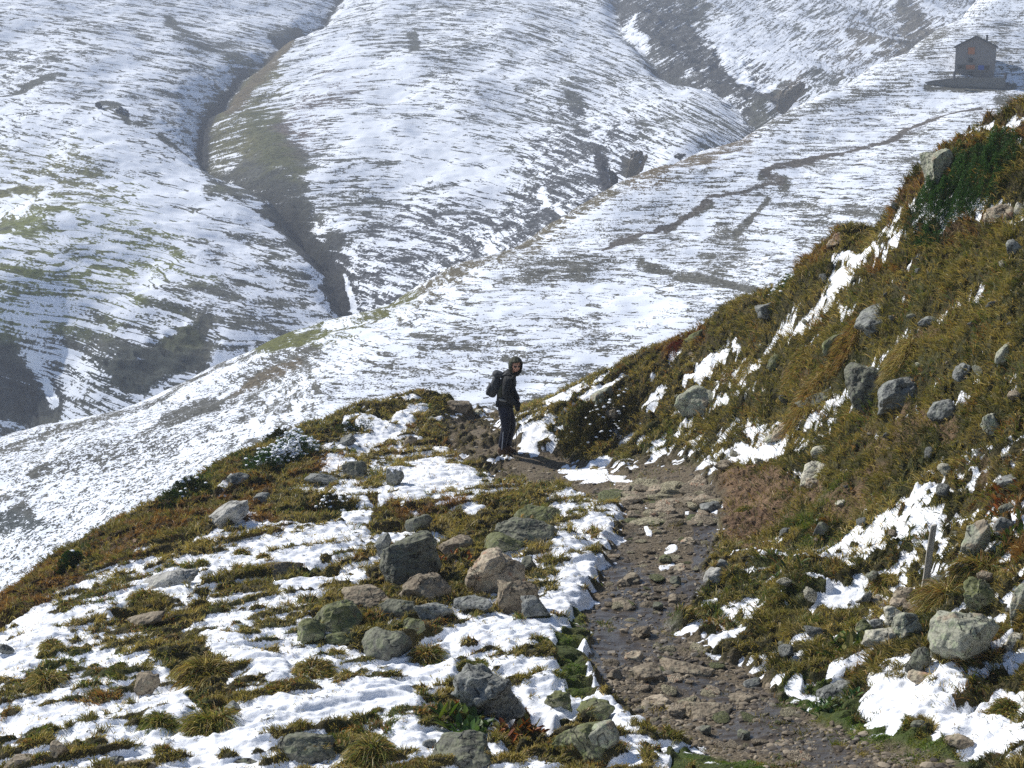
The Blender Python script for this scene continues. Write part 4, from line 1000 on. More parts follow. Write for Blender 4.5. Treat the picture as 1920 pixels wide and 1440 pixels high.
# ---- tussocks: single large bunches of hanging grass
def tussock(px_, py_, w_, h_, tint, label, seed, n=900, cat='tussock', name='grass_tussock', up=.55, wide=1.0):
    r = np.random.default_rng(seed)
    c = hit(px_, py_+h_*.35)
    sc = (c.y*CP-c.z*SP)/F
    W, H = w_*sc, h_*sc
    an = r.random(n)*6.283; rr = np.sqrt(r.random(n))
    b = np.stack([np.cos(an)*rr*W*.40, np.sin(an)*rr*W*.40, np.zeros(n)], 1)
    bz_ = near_z(b[:, 0]+c.x, b[:, 1]+c.y)-c.z
    b[:, 2] = bz_+H*.25*(1-rr**2)
    nn = near_n(c.x, c.y, .5); dn = np.array([nn.x, nn.y-.12, 0]); dn /= np.linalg.norm(dn)+.2
    lean_ = dn[None]*(.75+.3*r.random((n, 1)))
    d = np.stack([np.cos(an)*(.15+rr*.55), np.sin(an)*(.15+rr*.55), np.full(n, up*.62)], 1)+lean_*r.uniform(.3, 1.5, (n, 1))+r.normal(0, .30, (n, 3))
    d /= np.linalg.norm(d, axis=1, keepdims=True)
    L = H*r.uniform(.22, .80, n)*(1.0 if nn.z > .86 else .58)
    tp = b+d*L[:, None]; tp[:, 2] -= L*(.35*rr+.38)
    col = blade_colours(np.tile(np.array([tint]), (n, 1)), n, r)
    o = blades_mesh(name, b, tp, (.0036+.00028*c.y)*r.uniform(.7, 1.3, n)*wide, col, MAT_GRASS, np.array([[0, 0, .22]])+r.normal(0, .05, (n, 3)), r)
    o.location = c
    return tag(o, label, cat)
TUSS = [
 (1695,655,62,80,(.15,.1,.75),'tall straw coloured tussock hanging over the large leaning slab on the bank',2600),
 (1590,640,70,56,(.8,.0,.1),'rusty brown tussock left of the upright green oval rock on the bank',1500),
 (1515,735,80,70,(.5,.1,.2),'wide rust and olive tussock in the middle of the bank above the orange slab',1900),
 (1500,670,60,46,(.4,.3,.2),'dark olive tussock above the snow terraces of the bank',1200),
 (1400,680,40,30,(.25,.1,.4),'golden tussock dividing the upper snow runnel of the bank',900),
 (1835,1060,60,80,(.3,.35,.3),'drooping olive tussock above the green knobbly rock',1600),
 (1770,1100,50,90,(.25,.15,.45),'long hanging brown grass right of the wooden post',1500),
 (1660,1080,46,40,(.3,.4,.2),'olive tussock left of the wooden post',900),
 (1885,1330,50,40,(.2,.55,.1),'dark green tussock standing in the lower right snow field',900),
 (385,1245,92,64,(.15,.15,.5),'broad straw brown tussock with snow on its shoulder on the left slope',2400),
 (395,1340,70,86,(.05,.5,.3),'long green and straw tussock falling down the left slope',2200),
 (300,1345,60,46,(.0,.75,.1),'green grass clump in the snow on the lower left',1200),
 (85,1265,56,52,(.15,.25,.35),'olive tussock leaning right at the far left',1200),
 (590,1250,84,40,(.2,.3,.4),'low wide tussock in the lower snow field left of the dark tilted slab',1500),
 (695,1390,70,66,(.1,.5,.35),'green gold tussock at the bottom centre',1800),
 (275,1110,60,44,(.2,.3,.3),'olive tussock under the flat pale slab on the far left',1000),
 (97,1205,40,30,(.2,.3,.3),'round tussock between two snow fields on the far left',700),
 (455,1030,26,22,(.2,.4,.2),'dark round tussock alone in the snow above the tan grass band',500),
 (380,1050,20,18,(.2,.4,.2),'small dark tussock left of the lone round one',400),
 (493,1040,20,18,(.2,.3,.4),'small straw tussock right of the lone round one',400),
 (700,1130,30,34,(.2,.0,.8),'pale straw tuft growing between the slabs of the boulder field',500),
 (800,1215,60,46,(.25,.4,.2),'green tussock under the dark tilted slab',1200),
 (910,930,40,24,(.1,.1,.7),'straw tuft on the snowy knoll below the walker',700),
 (1450,1130,60,30,(.2,.4,.2),'dark tussock with a snow cap right of the path',900),
 (1395,950,30,20,(.2,.5,.1),'green tuft on the bare soil slope',400),
 (890,1250,60,30,(.0,.7,.2),'green grass fringe in front of the big rough boulder',700),
]
for i, (a, b, w_, h_, tn_, lb, n_) in enumerate(TUSS):
    tussock(a, b, w_, h_, tn_, lb, 300+i, n_)
# ---- broad leaved plants
def leafy(px_, py_, w_, n, cols, label, seed, L0=.16, name='leafy_plant'):
    r = np.random.default_rng(seed)
    c = hit(px_, py_)
    sc = (c.y*CP-c.z*SP)/F
    W = w_*sc
    parts_v, parts_f, cc = [], [], []
    for k in range(n):
        a_ = r.random()*6.283; q = math.sqrt(r.random())*W*.5
        bx_, by_ = math.cos(a_)*q, math.sin(a_)*q
        b0 = Vector((bx_, by_, float(near_z(c.x+bx_, c.y+by_))-c.z))
        an = r.random()*6.283; L = L0*r.uniform(.6, 1.25); tl = r.uniform(.35, 1.0)
        d = Vector((math.cos(an)*tl, math.sin(an)*tl, 1)).normalized()
        s = d.cross(Vector((0, 0, 1))).normalized()*L*.17
        o = len(parts_v)
        for t, wd_ in ((0, .25), (.35, .9), (.7, .8), (1, .02)):
            p = b0+d*L*t-Vector((0, 0, 1))*L*.45*t*t*tl
            parts_v += [p-s*wd_, p+Vector((0, 0, -.012*wd_)), p+s*wd_]
        for t in range(3):
            parts_f += [(o+t*3, o+t*3+1, o+t*3+4, o+t*3+3), (o+t*3+1, o+t*3+2, o+t*3+5, o+t*3+4)]
        cl_ = np.array(cols[r.integers(0, len(cols))])*r.uniform(.7, 1.3)
        cc += [cl_]*12
    me = bpy.data.meshes.new(name); me.from_pydata([tuple(v) for v in parts_v], [], parts_f); me.update()
    add_attr(me, 'blade_col', np.array(cc)); me.materials.append(MAT_LEAF)
    root = empty(name, c, label, 'plant')
    me.name = 'foliage'
    o = bpy.data.objects.new('foliage', me); COL.objects.link(o); o.parent = root
    return root
YG = [(.13, .17, .03), (.09, .14, .025), (.20, .18, .05), (.05, .09, .02)]
RU = [(.30, .10, .03), (.20, .06, .02), (.12, .12, .03), (.36, .17, .06)]
leafy(1600,1215,110,90,YG,'yellow green broad leaved plant below the stone heap on the right',41)
leafy(1385,1098,60,46,[(.20,.20,.04),(.14,.15,.03),(.28,.20,.06)],'yellowing leafy plant at the right rim of the path',43,.13)
leafy(1560,1318,90,70,[(.05,.11,.03),(.08,.14,.03)],'low green leafed plant in the snow beside the green path edge',45,.10)
leafy(860,1350,80,60,YG,'green bladed plant on the snow below left of the big rough boulder',47,.18)
leafy(885,1368,60,60,[(.05,.10,.02),(.07,.12,.025)],'dark green leaf rosette at the bottom below the big rough boulder',49,.14)
leafy(975,1370,90,120,RU,'rust red withered fern at the bottom left of the path',51,.12,'fern')
leafy(880,1320,50,60,RU,'rust brown fern at the left foot of the big rough boulder',53,.11,'fern')
leafy(1885,945,70,70,RU,'orange rust fern near the right edge of the bank',55,.13,'fern')
leafy(1900,1010,50,40,YG,'green leafed plant right of the grey block near the right edge',57,.13)
leafy(1480,1080,60,50,YG,'green rosette in snow on the right above the dark capped tussock',59,.13)
leafy(850,1050,70,60,RU,'rust brown withered leaves right of the large dark pointed boulder',61,.10,'fern')
# ---- weathered wooden post
def wood_mat():
    g = NG('weathered_wood')
    co = g.n('TexCoord').outputs['Object']
    n = g.noise(g.scaled(co, (60, 60, 5)), 1.0, 4.0, .65)
    c = g.mix(g.step(n, .3, .7), (.20, .185, .155), (.46, .43, .37))
    return g.finish(g.pbsdf(c, .85, g.bump(n, .01), .2))
pb = hit(1731, 1112)
sc = (pb.y*CP-pb.z*SP)/F
hh = 128*sc
vs, fs = [], []
sec = [(-.5, -.42), (.42, -.5), (.5, .4), (-.38, .5)]
lv_ = [(0, .050, 0), (.3, .048, .004), (.65, .044, -.003), (.97, .042, .0), (1.0, .035, .002)]
for t, wd_, jx in lv_:
    for a_, b_ in sec: vs.append((a_*wd_*1.25+t*12*sc+jx, b_*wd_, -.06+t*(hh+.06)+(a_*.014 if t == 1.0 else 0)))
for i in range(4):
    for k in range(4): fs.append((i*4+k, i*4+(k+1) % 4, i*4+4+(k+1) % 4, i*4+4+k))
fs += [(3, 2, 1, 0), (16, 17, 18, 19)]
post = pymesh('wooden_post', [(vs, fs)], wood_mat(), None, False)
post.location = pb
tag(post, 'weathered grey wooden marker post leaning slightly right above a heap of stones', 'post')
# ================================================================== the walker
def skin_mesh(name, joints, edges, radii, root=0, sub=2):
    me = bpy.data.meshes.new(name); me.from_pydata(joints, edges, []); me.update()
    o = bpy.data.objects.new(name, me); COL.objects.link(o)
    sk = o.modifiers.new('skin', 'SKIN'); sk.use_smooth_shade = True
    for i, r_ in enumerate(radii):
        v = me.skin_vertices[0].data[i]
        v.radius = r_ if isinstance(r_, tuple) else (r_, r_)
        v.use_root = (i == root)
    s = o.modifiers.new('sub', 'SUBSURF'); s.levels = sub; s.render_levels = sub
    dg = bpy.context.evaluated_depsgraph_get()
    out = bpy.data.meshes.new_from_object(o.evaluated_get(dg))
    bpy.data.objects.remove(o); bpy.data.meshes.remove(me)
    out.name = name
    return out
def merge_remesh(name, meshes, voxel):
    bm = bmesh.new()
    for m in meshes: bm.from_mesh(m)
    me = bpy.data.meshes.new(name); bm.to_mesh(me); bm.free()
    o = bpy.data.objects.new(name, me); COL.objects.link(o)
    r = o.modifiers.new('r', 'REMESH'); r.mode = 'VOXEL'; r.voxel_size = voxel; r.use_smooth_shade = True
    s = o.modifiers.new('s', 'SMOOTH'); s.factor = .5; s.iterations = 2
    dg = bpy.context.evaluated_depsgraph_get()
    out = bpy.data.meshes.new_from_object(o.evaluated_get(dg))
    bpy.data.objects.remove(o); bpy.data.meshes.remove(me)
    out.name = name
    return out
def link(me, name, mat, parent=None, loc=None):
    me.materials.clear(); me.materials.append(mat)
    for p in me.polygons: p.use_smooth = True
    o = bpy.data.objects.new(name, me); COL.objects.link(o)
    if parent: o.parent = parent
    if loc is not None: o.location = loc
    return o
def ellip(name, c, r, sub=3, fn=None):
    v, f = ICO[sub]; v = v.copy()
    if fn: v = fn(v)
    v = v*np.array(r)+np.array(c)
    me = bpy.data.meshes.new(name); fill_mesh(me, v.astype(np.float32).reshape(-1), f.reshape(-1), 3, True)
    return me
def fabric(name, col, rough=.75, fold=14.0):
    g = NG(name)
    co = g.n('TexCoord').outputs['Object']
    n = g.noise(g.scaled(co, (fold, fold, fold*.6)), 1.0, 3.0, .55, .8)
    c = g.mix(n, tuple(v*.8 for v in col), tuple(v*1.2 for v in col))
    return g.finish(g.pbsdf(c, rough, g.bump(n, .03, .9), .3))
FEET = hit(944, 853)
M_SKIN = simple('skin', (.55, .30, .21), .55, .12, 25)
M_JACKET = fabric('black_jacket', (.014, .015, .016))
M_SLEEVE = fabric('olive_cloth', (.042, .044, .026))
M_TROUSER = fabric('navy_trousers', (.012, .014, .026))
M_BOOT = simple('brown_leather', (.07, .036, .018), .7, .4, 30)
M_GLOVE = fabric('black_gloves', (.012, .012, .015))
M_PACK = fabric('grey_black_nylon', (.032, .036, .040), .6)
M_STRIPE = simple('pale_reflective_tape', (.26, .28, .32), .5, .1)
M_LENS = simple('dark_lens', (.008, .008, .01), .2, .1)
J = [(.015,0,.98),(.03,0,1.14),(.075,0,1.33),(.125,-.005,1.45),(.175,-.01,1.515),(.09,-.12,1.40),(.065,-.18,1.38),(.03,-.235,1.12),(.215,-.175,.945),(.10,.12,1.40),(.12,.17,1.38),(.15,.21,1.13),(.27,.02,.955),(.0,-.085,.93),(.055,-.09,.53),(-.035,-.085,.12),(.035,.085,.93),(.15,.085,.52),(.065,.08,.12)]
E = [(0,1),(1,2),(2,3),(3,4),(2,5),(5,6),(6,7),(7,8),(2,9),(9,10),(10,11),(11,12),(0,13),(13,14),(14,15),(0,16),(16,17),(17,18)]
RB = [.085,.085,.095,.055,.050,.055,.042,.034,.024,.055,.042,.034,.024,.06,.045,.034,.06,.045,.034]
body = skin_mesh('body', J, E, RB)
FD = np.array([.34, -.93, -.10]); FD /= np.linalg.norm(FD)          # where the face looks: back at the photographer
FS = np.cross(FD, [0, 0, 1.0]); FS /= np.linalg.norm(FS); FU = np.cross(FS, FD)
HC = np.array([.215, -.02, 1.60])
def headfn(v):
    a = v@FD; b = v@FS; c = v@FU
    r = np.ones(len(v))
    r += .26*np.exp(-((b/.16)**2+((c+.12)/.20)**2))*(a > 0)             # nose
    r += .05*np.exp(-((b/.5)**2+((c-.22)/.12)**2))*(a > 0)              # brow
    r -= .06*np.exp(-(((np.abs(b)-.36)/.18)**2+((c-.08)/.12)**2))*(a > 0)   # eye hollows
    r += .10*np.exp(-((b/.3)**2+((c+.82)/.22)**2))*(a > .1)             # chin
    r += .05*np.exp(-((b/.24)**2+((c+.46)/.09)**2))*(a > 0)             # lips
    r += .12*np.exp(-(((np.abs(b)-1)/.10)**2+((c)/.2)**2))*(np.abs(a) < .3)   # ears
    out = v*r[:, None]
    cc = out@FU
    return out*(1-.16*np.clip(-cc, 0, 1))[:, None]
head = ellip('head', HC, (.083, .090, .118), 4, headfn)
person_me = merge_remesh('person', [body, head], .009)
person = link(person_me, 'person', M_SKIN, None, FEET)
tag(person, 'person in dark hooded jacket and navy trousers looking back on the path with a pole', 'person')
# jacket with sleeves
JK = skin_mesh('jacket', [(.02,0,.93),(.025,0,1.04),(.04,0,1.18),(.085,0,1.34),(.135,-.005,1.455),(.165,-.01,1.50),(.085,-.11,1.395),(.065,-.185,1.37),(.035,-.235,1.12),(.12,-.205,1.03),(.215,-.177,.952),(.10,.11,1.395),(.12,.18,1.37),(.15,.215,1.13),(.26,.035,.968)],
               [(0,1),(1,2),(2,3),(3,4),(4,5),(3,6),(6,7),(7,8),(8,9),(9,10),(3,11),(11,12),(12,13),(13,14)], [.158,.155,.148,.158,.105,.092,.105,.084,.070,.062,.056,.105,.084,.070,.054], 1)
link(JK, 'jacket', M_JACKET, person)
link(skin_mesh('jacket_back_panel', [(-.055,-.115,1.06),(-.035,-.125,1.18),(.02,-.125,1.30)], [(0,1),(1,2)], [.05,.062,.05]), 'jacket_panel', M_SLEEVE, person)
link(skin_mesh('hem', [(-.08,-.13,1.03),(.0,-.165,1.02),(.06,-.165,1.0)], [(0,1),(1,2)], [.022,.024,.018]), 'waist_belt', simple('pale_belt', (.20, .20, .19), .7, .2), person)
# hood: a shell round the head, open towards the face, with a short brim
v, f = ICO[4]; v = v.copy()
keep = (v@FD < .60) | ((v@FU > .52) & (v@FD < .78)) | (v@FU < -.80)
fk = f[keep[f].all(1)]
hv = v*np.array((.125, .135, .160))*(1+.05*fbm(v[:, 0]*3, v[:, 1]*3, v[:, 2]*3, 2, 5))[:, None]
hv = hv+np.array([0, 0, .004])-FD*.012
hv[:, 2] -= .05*np.clip(-v[:, 2]-.3, 0, 1)
br = np.exp(-(((v@FU)-.62)/.2)**2)*np.clip(v@FD-.35, 0, 1)
hv += br[:, None]*FD*.09
bm = bmesh.new()
bv = [bm.verts.new(q) for q in (hv+HC)]
for t in fk: bm.faces.new([bv[i] for i in t])
bmesh.ops.delete(bm, geom=[q for q in bm.verts if not q.link_faces], context='VERTS')
bmesh.ops.recalc_face_normals(bm, faces=bm.faces)
bmesh.ops.solidify(bm, geom=bm.faces[:], thickness=.012)
me = bpy.data.meshes.new('hood'); bm.to_mesh(me); bm.free()
link(me, 'hood', M_SLEEVE, person)
link(skin_mesh('collar', [(.125,-.005,1.42),(.185,-.02,1.49)], [(0,1)], [.115,.098]), 'collar', M_JACKET, person)
# sunglasses: two lenses and a bridge
gl_ = []
for s in (-1, 1):
    c = HC+FD*.083+FS*s*.034+FU*.012
    lens = ellip('l', (0, 0, 0), (1, 1, 1), 3)
    co = np.array([q.co[:] for q in lens.vertices]); bpy.data.meshes.remove(lens)
    w_ = c+np.outer(co[:, 0]*.030, FS)+np.outer(co[:, 1]*.012, FD)+np.outer(co[:, 2]*.020, FU)
    m_ = bpy.data.meshes.new('lens'); fill_mesh(m_, w_.astype(np.float32).reshape(-1), ICO[3][1].reshape(-1), 3, True)
    gl_.append(m_)
bm = bmesh.new()
for m_ in gl_: bm.from_mesh(m_)
me = bpy.data.meshes.new('sunglasses'); bm.to_mesh(me); bm.free()
link(me, 'sunglasses', M_LENS, person)
mo = HC+FD*.090-FU*.052
link(skin_mesh('mouth', [tuple(mo-FS*.022), tuple(mo+FD*.004), tuple(mo+FS*.022)], [(0,1),(1,2)], [.004,.006,.004]), 'mouth', simple('lips', (.28, .10, .085), .5, .1), person)
# trousers and boots
TR = skin_mesh('trousers', [(.015,0,1.03),(.015,0,.93),(.0,-.09,.88),(.05,-.095,.55),(.005,-.09,.32),(-.03,-.085,.13),(.035,.09,.88),(.15,.09,.53),(.105,.085,.32),(.065,.08,.13)],
               [(0,1),(1,2),(2,3),(3,4),(4,5),(1,6),(6,7),(7,8),(8,9)], [.155,.160,.118,.092,.080,.078,.118,.090,.078,.074], 1)
link(TR, 'trousers', M_TROUSER, person)
link(skin_mesh('stripe', [(.0,-.172,.46),(-.012,-.166,.30),(-.028,-.158,.13)], [(0,1),(1,2)], [.010,.011,.011]), 'reflective_stripe', M_STRIPE, person)
for (ax_, ay_) in ((-.035, -.085), (.065, .08)):
    me = skin_mesh('boot', [(ax_,ay_,.17),(ax_-.01,ay_,.08),(ax_-.055,ay_,.045),(ax_+.07,ay_-.01,.05),(ax_+.175,ay_-.03,.04)], [(0,1),(1,2),(1,3),(3,4)], [.058,.055,.045,.050,.036])
    bo = link(me, 'boot', M_BOOT, person)
    so = skin_mesh('sole', [(ax_-.07,ay_,.012),(ax_+.06,ay_-.01,.012),(ax_+.20,ay_-.035,.014)], [(0,1),(1,2)], [(.045,.014),(.048,.014),(.036,.014)])
    link(so, 'sole', simple('dark_rubber', (.02, .018, .016), .8, .2), bo)
# trekking pole, then gloved hands closed round its grip
PT, PB = Vector((.262, -.17, .985)), Vector((.200, -.20, .0))
ax_ = (PB-PT).normalized()
pole = empty('trekking_pole', FEET+PB, 'thin trekking pole with a straw coloured upper shaft held by the hooded walker', 'pole')
pymesh('grip', [tube([PT-PB, PT-PB+ax_*.14], [.017, .015], 8)], M_GLOVE, pole)
pymesh('upper_shaft', [tube([PT-PB+ax_*.14, PT-PB+ax_*.48], [.010, .010], 8)], simple('straw_lacquer', (.36, .28, .10), .4, .2), pole)
pymesh('lower_shaft', [tube([PT-PB+ax_*.48, PT-PB+ax_*.95], [.008, .006], 8)], simple('dark_metal', (.10, .095, .08), .4, .2), pole)
pymesh('tip', [tube([PT-PB+ax_*.90, PT-PB+ax_*.92], [.025, .025], 10), tube([PT-PB+ax_*.95, PT-PB+ax_*1.01], [.006, .003], 6)], M_LENS, pole)
def glove(wrist, axis_pt, side):
    """Closed hand: palm, four fingers of unequal length curled round the pole, thumb along the grip."""
    wv_ = Vector(wrist); c = Vector(axis_pt)
    d = (c-wv_).normalized(); s = d.cross(ax_).normalized()*side
    Jn = [tuple(wv_), tuple(wv_.lerp(c, .45)+s*.022), tuple(c+s*.030-d*.018)]
    En = [(0,1),(1,2)]; Rn = [.030, .036, .034]
    for k, ln_ in enumerate((.95, 1.05, 1.0, .82)):
        o = ax_*(-.033+.022*k)
        b = len(Jn)
        Jn += [tuple(c+s*.030+o-d*.004), tuple(c+s*.014+o+d*.034*ln_), tuple(c-s*.020+o+d*.032*ln_), tuple(c-s*.032*ln_+o+d*.004)]
        En += [(2,b),(b,b+1),(b+1,b+2),(b+2,b+3)]; Rn += [.012,.0115,.011,.009]
    b = len(Jn)
    Jn += [tuple(c-ax_*.040-d*.02+s*.012), tuple(c-ax_*.048-s*.018+d*.008), tuple(c-ax_*.040-s*.028+d*.026)]
    En += [(1,b),(b,b+1),(b+1,b+2)]; Rn += [.014,.012,.010]
    return skin_mesh('glove', Jn, En, Rn, 0, 2)
link(glove((.205,-.178,.955), PT+ax_*.04, 1), 'glove', M_GLOVE, person)
link(glove((.255,.04,.97), PT+ax_*.105, -1), 'glove', M_GLOVE, person)
# backpack
BP = Vector((-.150, .02, 1.245))
pack = empty('backpack', FEET+BP, 'grey black rounded backpack worn on the back of the hooded walker', 'backpack')
lean = R(17)
def packfn(v):
    s = np.sign(v)*np.abs(v)**.62
    s /= np.abs(s).max()
    n = s.copy()
    n[:, 0] *= 1-.25*np.clip(s[:, 2], 0, 1)+.18*np.clip(-s[:, 2], 0, 1)*(s[:, 0] < 0)
    return n
def packpart(nm, c, r, mat, par):
    m_ = ellip(nm, c, r, 4, packfn)
    co = np.array([q.co[:] for q in m_.vertices])
    x, z = co[:, 0].copy(), co[:, 2].copy()
    co[:, 0] = x*math.cos(lean)+z*math.sin(lean); co[:, 2] = -x*math.sin(lean)+z*math.cos(lean)
    m_.vertices.foreach_set('co', co.astype(np.float32).reshape(-1)); m_.update()
    return link(m_, nm, mat, par)
packpart('pack_body', (0, 0, 0), (.082, .13, .215), M_PACK, pack)
packpart('pocket', (-.07, 0, -.09), (.045, .12, .11), fabric('dark_nylon', (.022, .025, .028)), pack)
packpart('top_lid', (.0, 0, .215), (.10, .14, .05), fabric('lid_nylon', (.045, .048, .05)), pack)
for s in (-1, 1):
    pts = [Vector((-.02, s*.10, 1.44))-BP, Vector((.075, s*.125, 1.505))-BP, Vector((.20, s*.13, 1.42))-BP, Vector((.21, s*.14, 1.28))-BP, Vector((.10, s*.165, 1.12))-BP, Vector((-.06, s*.14, 1.06))-BP]
    pymesh('shoulder_strap', [tube(pts, [.018]*6, 6)], M_PACK, pack)
pymesh('side_buckle', [tube([Vector((-.10, -.14, -.18)), Vector((-.20, -.13, -.20))], [.008, .012], 6)], M_LENS, pack)
# ================================================================== hut on the shoulder of the hillside, and far crags
def wood_wall(name, c1, c2, sx=1.2, sz=9.0):
    g = NG(name)
    co = g.n('TexCoord').outputs['Object']
    n = g.noise(g.scaled(co, (sx, sx, sz)), 1.0, 4.0, .65); n2 = g.noise(co, 2.2, 4.0, .6)
    c = g.mix(g.math('ADD', g.math('MULTIPLY', n, .6), g.math('MULTIPLY', n2, .4)), c1, c2)
    return g.finish(g.pbsdf(c, .9, g.bump(n, .04), .15))
HY = 212.0
hb = Vector([float(t) for t in P(1826, 145, HY)])
hsc = (HY*CP-hb.z*SP)/F
hut = empty('mountain_hut', hb, 'tall grey gabled stone hut with orange shutters on the far shoulder of the hillside', 'hut')
hut.rotation_euler = (0, 0, R(-19))
W2, EV, RG, DP = 35.6*hsc, 55.5*hsc, 73.5*hsc, 6.5
def box(x0, x1, y0, y1, z0_, z1):
    v = [(x, y, z) for z in (z0_, z1) for x, y in ((x0, y0), (x1, y0), (x1, y1), (x0, y1))]
    return v, [(3, 2, 1, 0), (4, 5, 6, 7), (0, 1, 5, 4), (1, 2, 6, 5), (2, 3, 7, 6), (3, 0, 4, 7)]
M_WALL = wood_wall('weathered_hut_wall', (.15, .14, .135), (.29, .27, .26))
M_ROOF = wood_wall('dark_roof', (.06, .062, .07), (.13, .13, .135), 3, 3)
M_ORANGE = simple('orange_shutter_paint', (.38, .15, .07), .7, .25, 3)
M_DARKW = simple('dark_window_glass', (.012, .018, .028), .15, .3, 3)
M_BLUE = simple('blue_shutter_paint', (.04, .10, .38), .6, .3, 3)
M_FRAME = simple('grey_frame', (.16, .155, .15), .8, .2, 3)
wv_ = [(-W2, 0, -1.2), (W2, 0, -1.2), (W2, 0, EV), (0, 0, RG), (-W2, 0, EV)]
wv_ += [(x, DP, z) for x, y, z in wv_]
pymesh('wall', [(wv_, [(0, 1, 2, 3, 4), (9, 8, 7, 6, 5), (0, 4, 9, 5), (1, 6, 7, 2), (5, 6, 1, 0)])], M_WALL, hut, False)
sl = (RG-EV)/W2
ov = 3.2*hsc
rv = []
for s in (-1, 1):
    x1 = s*(W2+ov); z1 = EV-sl*ov
    q = [(0, -.55, RG+.02), (x1, -.55, z1+.02), (x1, DP+.4, z1+.02), (0, DP+.4, RG+.02)]
    top = [(x, y, z+.20) for x, y, z in q]
    v = q+top
    fc = [(0, 1, 2, 3), (7, 6, 5, 4), (0, 4, 5, 1), (1, 5, 6, 2), (2, 6, 7, 3)]
    rv.append((v, fc))
roof = pymesh('roof', rv, M_ROOF, hut, False)
cx = 18.3*hsc
pymesh('chimney', [box(cx-1.7*hsc, cx+1.7*hsc, 2.0, 2.6, RG-sl*cx-.3, RG+3.0*hsc), box(cx-2.1*hsc, cx+2.1*hsc, 1.93, 2.67, RG+3.0*hsc, RG+3.0*hsc+.12)], M_ROOF, roof, False)
def zx(X): return (X-1100)/8.727*hsc
def zz_(Yz): return (910-Yz)/8.727*hsc
def window(X0, X1, Y0, Y1, mat, nm='window', lab=None, pane='shutter'):
    x0, x1, a, b = zx(X0), zx(X1), zz_(Y1), zz_(Y0)
    t = .07
    fr = [box(x0-t, x0, -.08, .03, a-t, b+t), box(x1, x1+t, -.08, .03, a-t, b+t), box(x0, x1, -.08, .03, b, b+t), box(x0, x1, -.08, .03, a-t, a)]
    w_ = pymesh(nm, fr, M_FRAME, hut, False)
    if lab: w_['label'] = lab
    pymesh(pane, [box(x0, x1, -.045, .02, a, b), box((x0+x1)/2-.015, (x0+x1)/2+.015, -.06, -.045, a, b)], mat, w_, False)
window(980, 1090, 432, 545, M_ORANGE, lab='top window under the gable with a bright orange shutter')
window(1000, 1070, 605, 675, M_DARKW, lab='small dark middle window', pane='pane')
window(965, 1105, 712, 785, M_ORANGE, lab='wide orange shuttered opening above the balcony')
window(845, 945, 712, 772, M_DARKW, lab='left ground floor window with dark glass', pane='pane')
window(1155, 1250, 718, 800, M_BLUE, lab='right window with blue shutter')
window(1262, 1330, 722, 800, M_DARKW, lab='rightmost dark window', pane='pane')
door = pymesh('door', [box(zx(1040)-.45, zx(1040)+.45, -.06, .03, 0, zz_(815))], simple('dark_door', (.05, .055, .05), .7, .2, 3), hut, False)
pymesh('handle', [box(zx(1040)+.28, zx(1040)+.34, -.12, -.06, .85, 1.0)], M_FRAME, door, False)
bal = pymesh('balcony_rail', [box(zx(870), zx(1325), -.75, -.65, zz_(800)-.06, zz_(800)+.06), box(zx(870), zx(1325), -.75, -.65, zz_(850)-.05, zz_(850)+.05)]+[box(zx(x)-.05, zx(x)+.05, -.74, -.66, 0, zz_(798)) for x in (875, 985, 1100, 1210, 1320)], M_FRAME, hut, False)
pymesh('bench', [box(zx(890), zx(1010), -.62, -.22, .42, .48), box(zx(895), zx(900), -.6, -.25, 0, .42), box(zx(1000), zx(1005), -.6, -.25, 0, .42)], M_ROOF, bal, False)
# terrace the hut stands on
tv = []
prof = [(-94*hsc, -9*hsc, -10.5*hsc), (-82*hsc, -6*hsc, -14*hsc), (-50*hsc, -2.0*hsc, -17*hsc), (-36*hsc, -.3*hsc, -19*hsc), (0, -.2*hsc, -21.5*hsc), (47*hsc, -.2*hsc, -21*hsc), (50*hsc, -4*hsc, -18*hsc)]
for x, zt_, zb_ in prof:
    tv += [(x, -3.2, zt_), (x, 1.5, zt_), (x, 1.5, zb_-5), (x, -3.6, zb_-4)]
tf_ = []
for i in range(len(prof)-1):
    for k in range(4):
        tf_.append((i*4+k, i*4+(k+1) % 4, i*4+4+(k+1) % 4, i*4+4+k))
tf_ += [(3, 2, 1, 0), tuple((len(prof)-1)*4+k for k in range(4))]
ter = pymesh('terrace_wall', [(tv, tf_)], wood_wall('dark_terrace_stone', (.10, .10, .095), (.24, .23, .21), 1.5, 3), None, False)
ter.location = hb; ter.rotation_euler = (0, 0, R(-8))
tag(ter, 'dark stone terrace wall tapering to the left under the far hut', 'wall')
fe = empty('terrace_fence', hb+Vector((0, -.6, 0)), 'low post and rail fence standing round the terrace of the far hut', 'fence')
for X, t in ((662, 815), (1490, 838)):
    x = zx(X)
    pymesh('post', [box(x-.14, x+.14, -2.9, -2.6, -.3, zz_(t))], M_ROOF, fe, False)
pymesh('rail', [box(zx(662), zx(790), -2.8, -2.7, zz_(850), zz_(850)+.12), box(zx(1410), zx(1490), -2.8, -2.7, zz_(860), zz_(860)+.1), box(zx(662), zx(1490), -2.8, -2.7, zz_(900)-.05, zz_(900)+.05)], M_ROOF, fe, False)
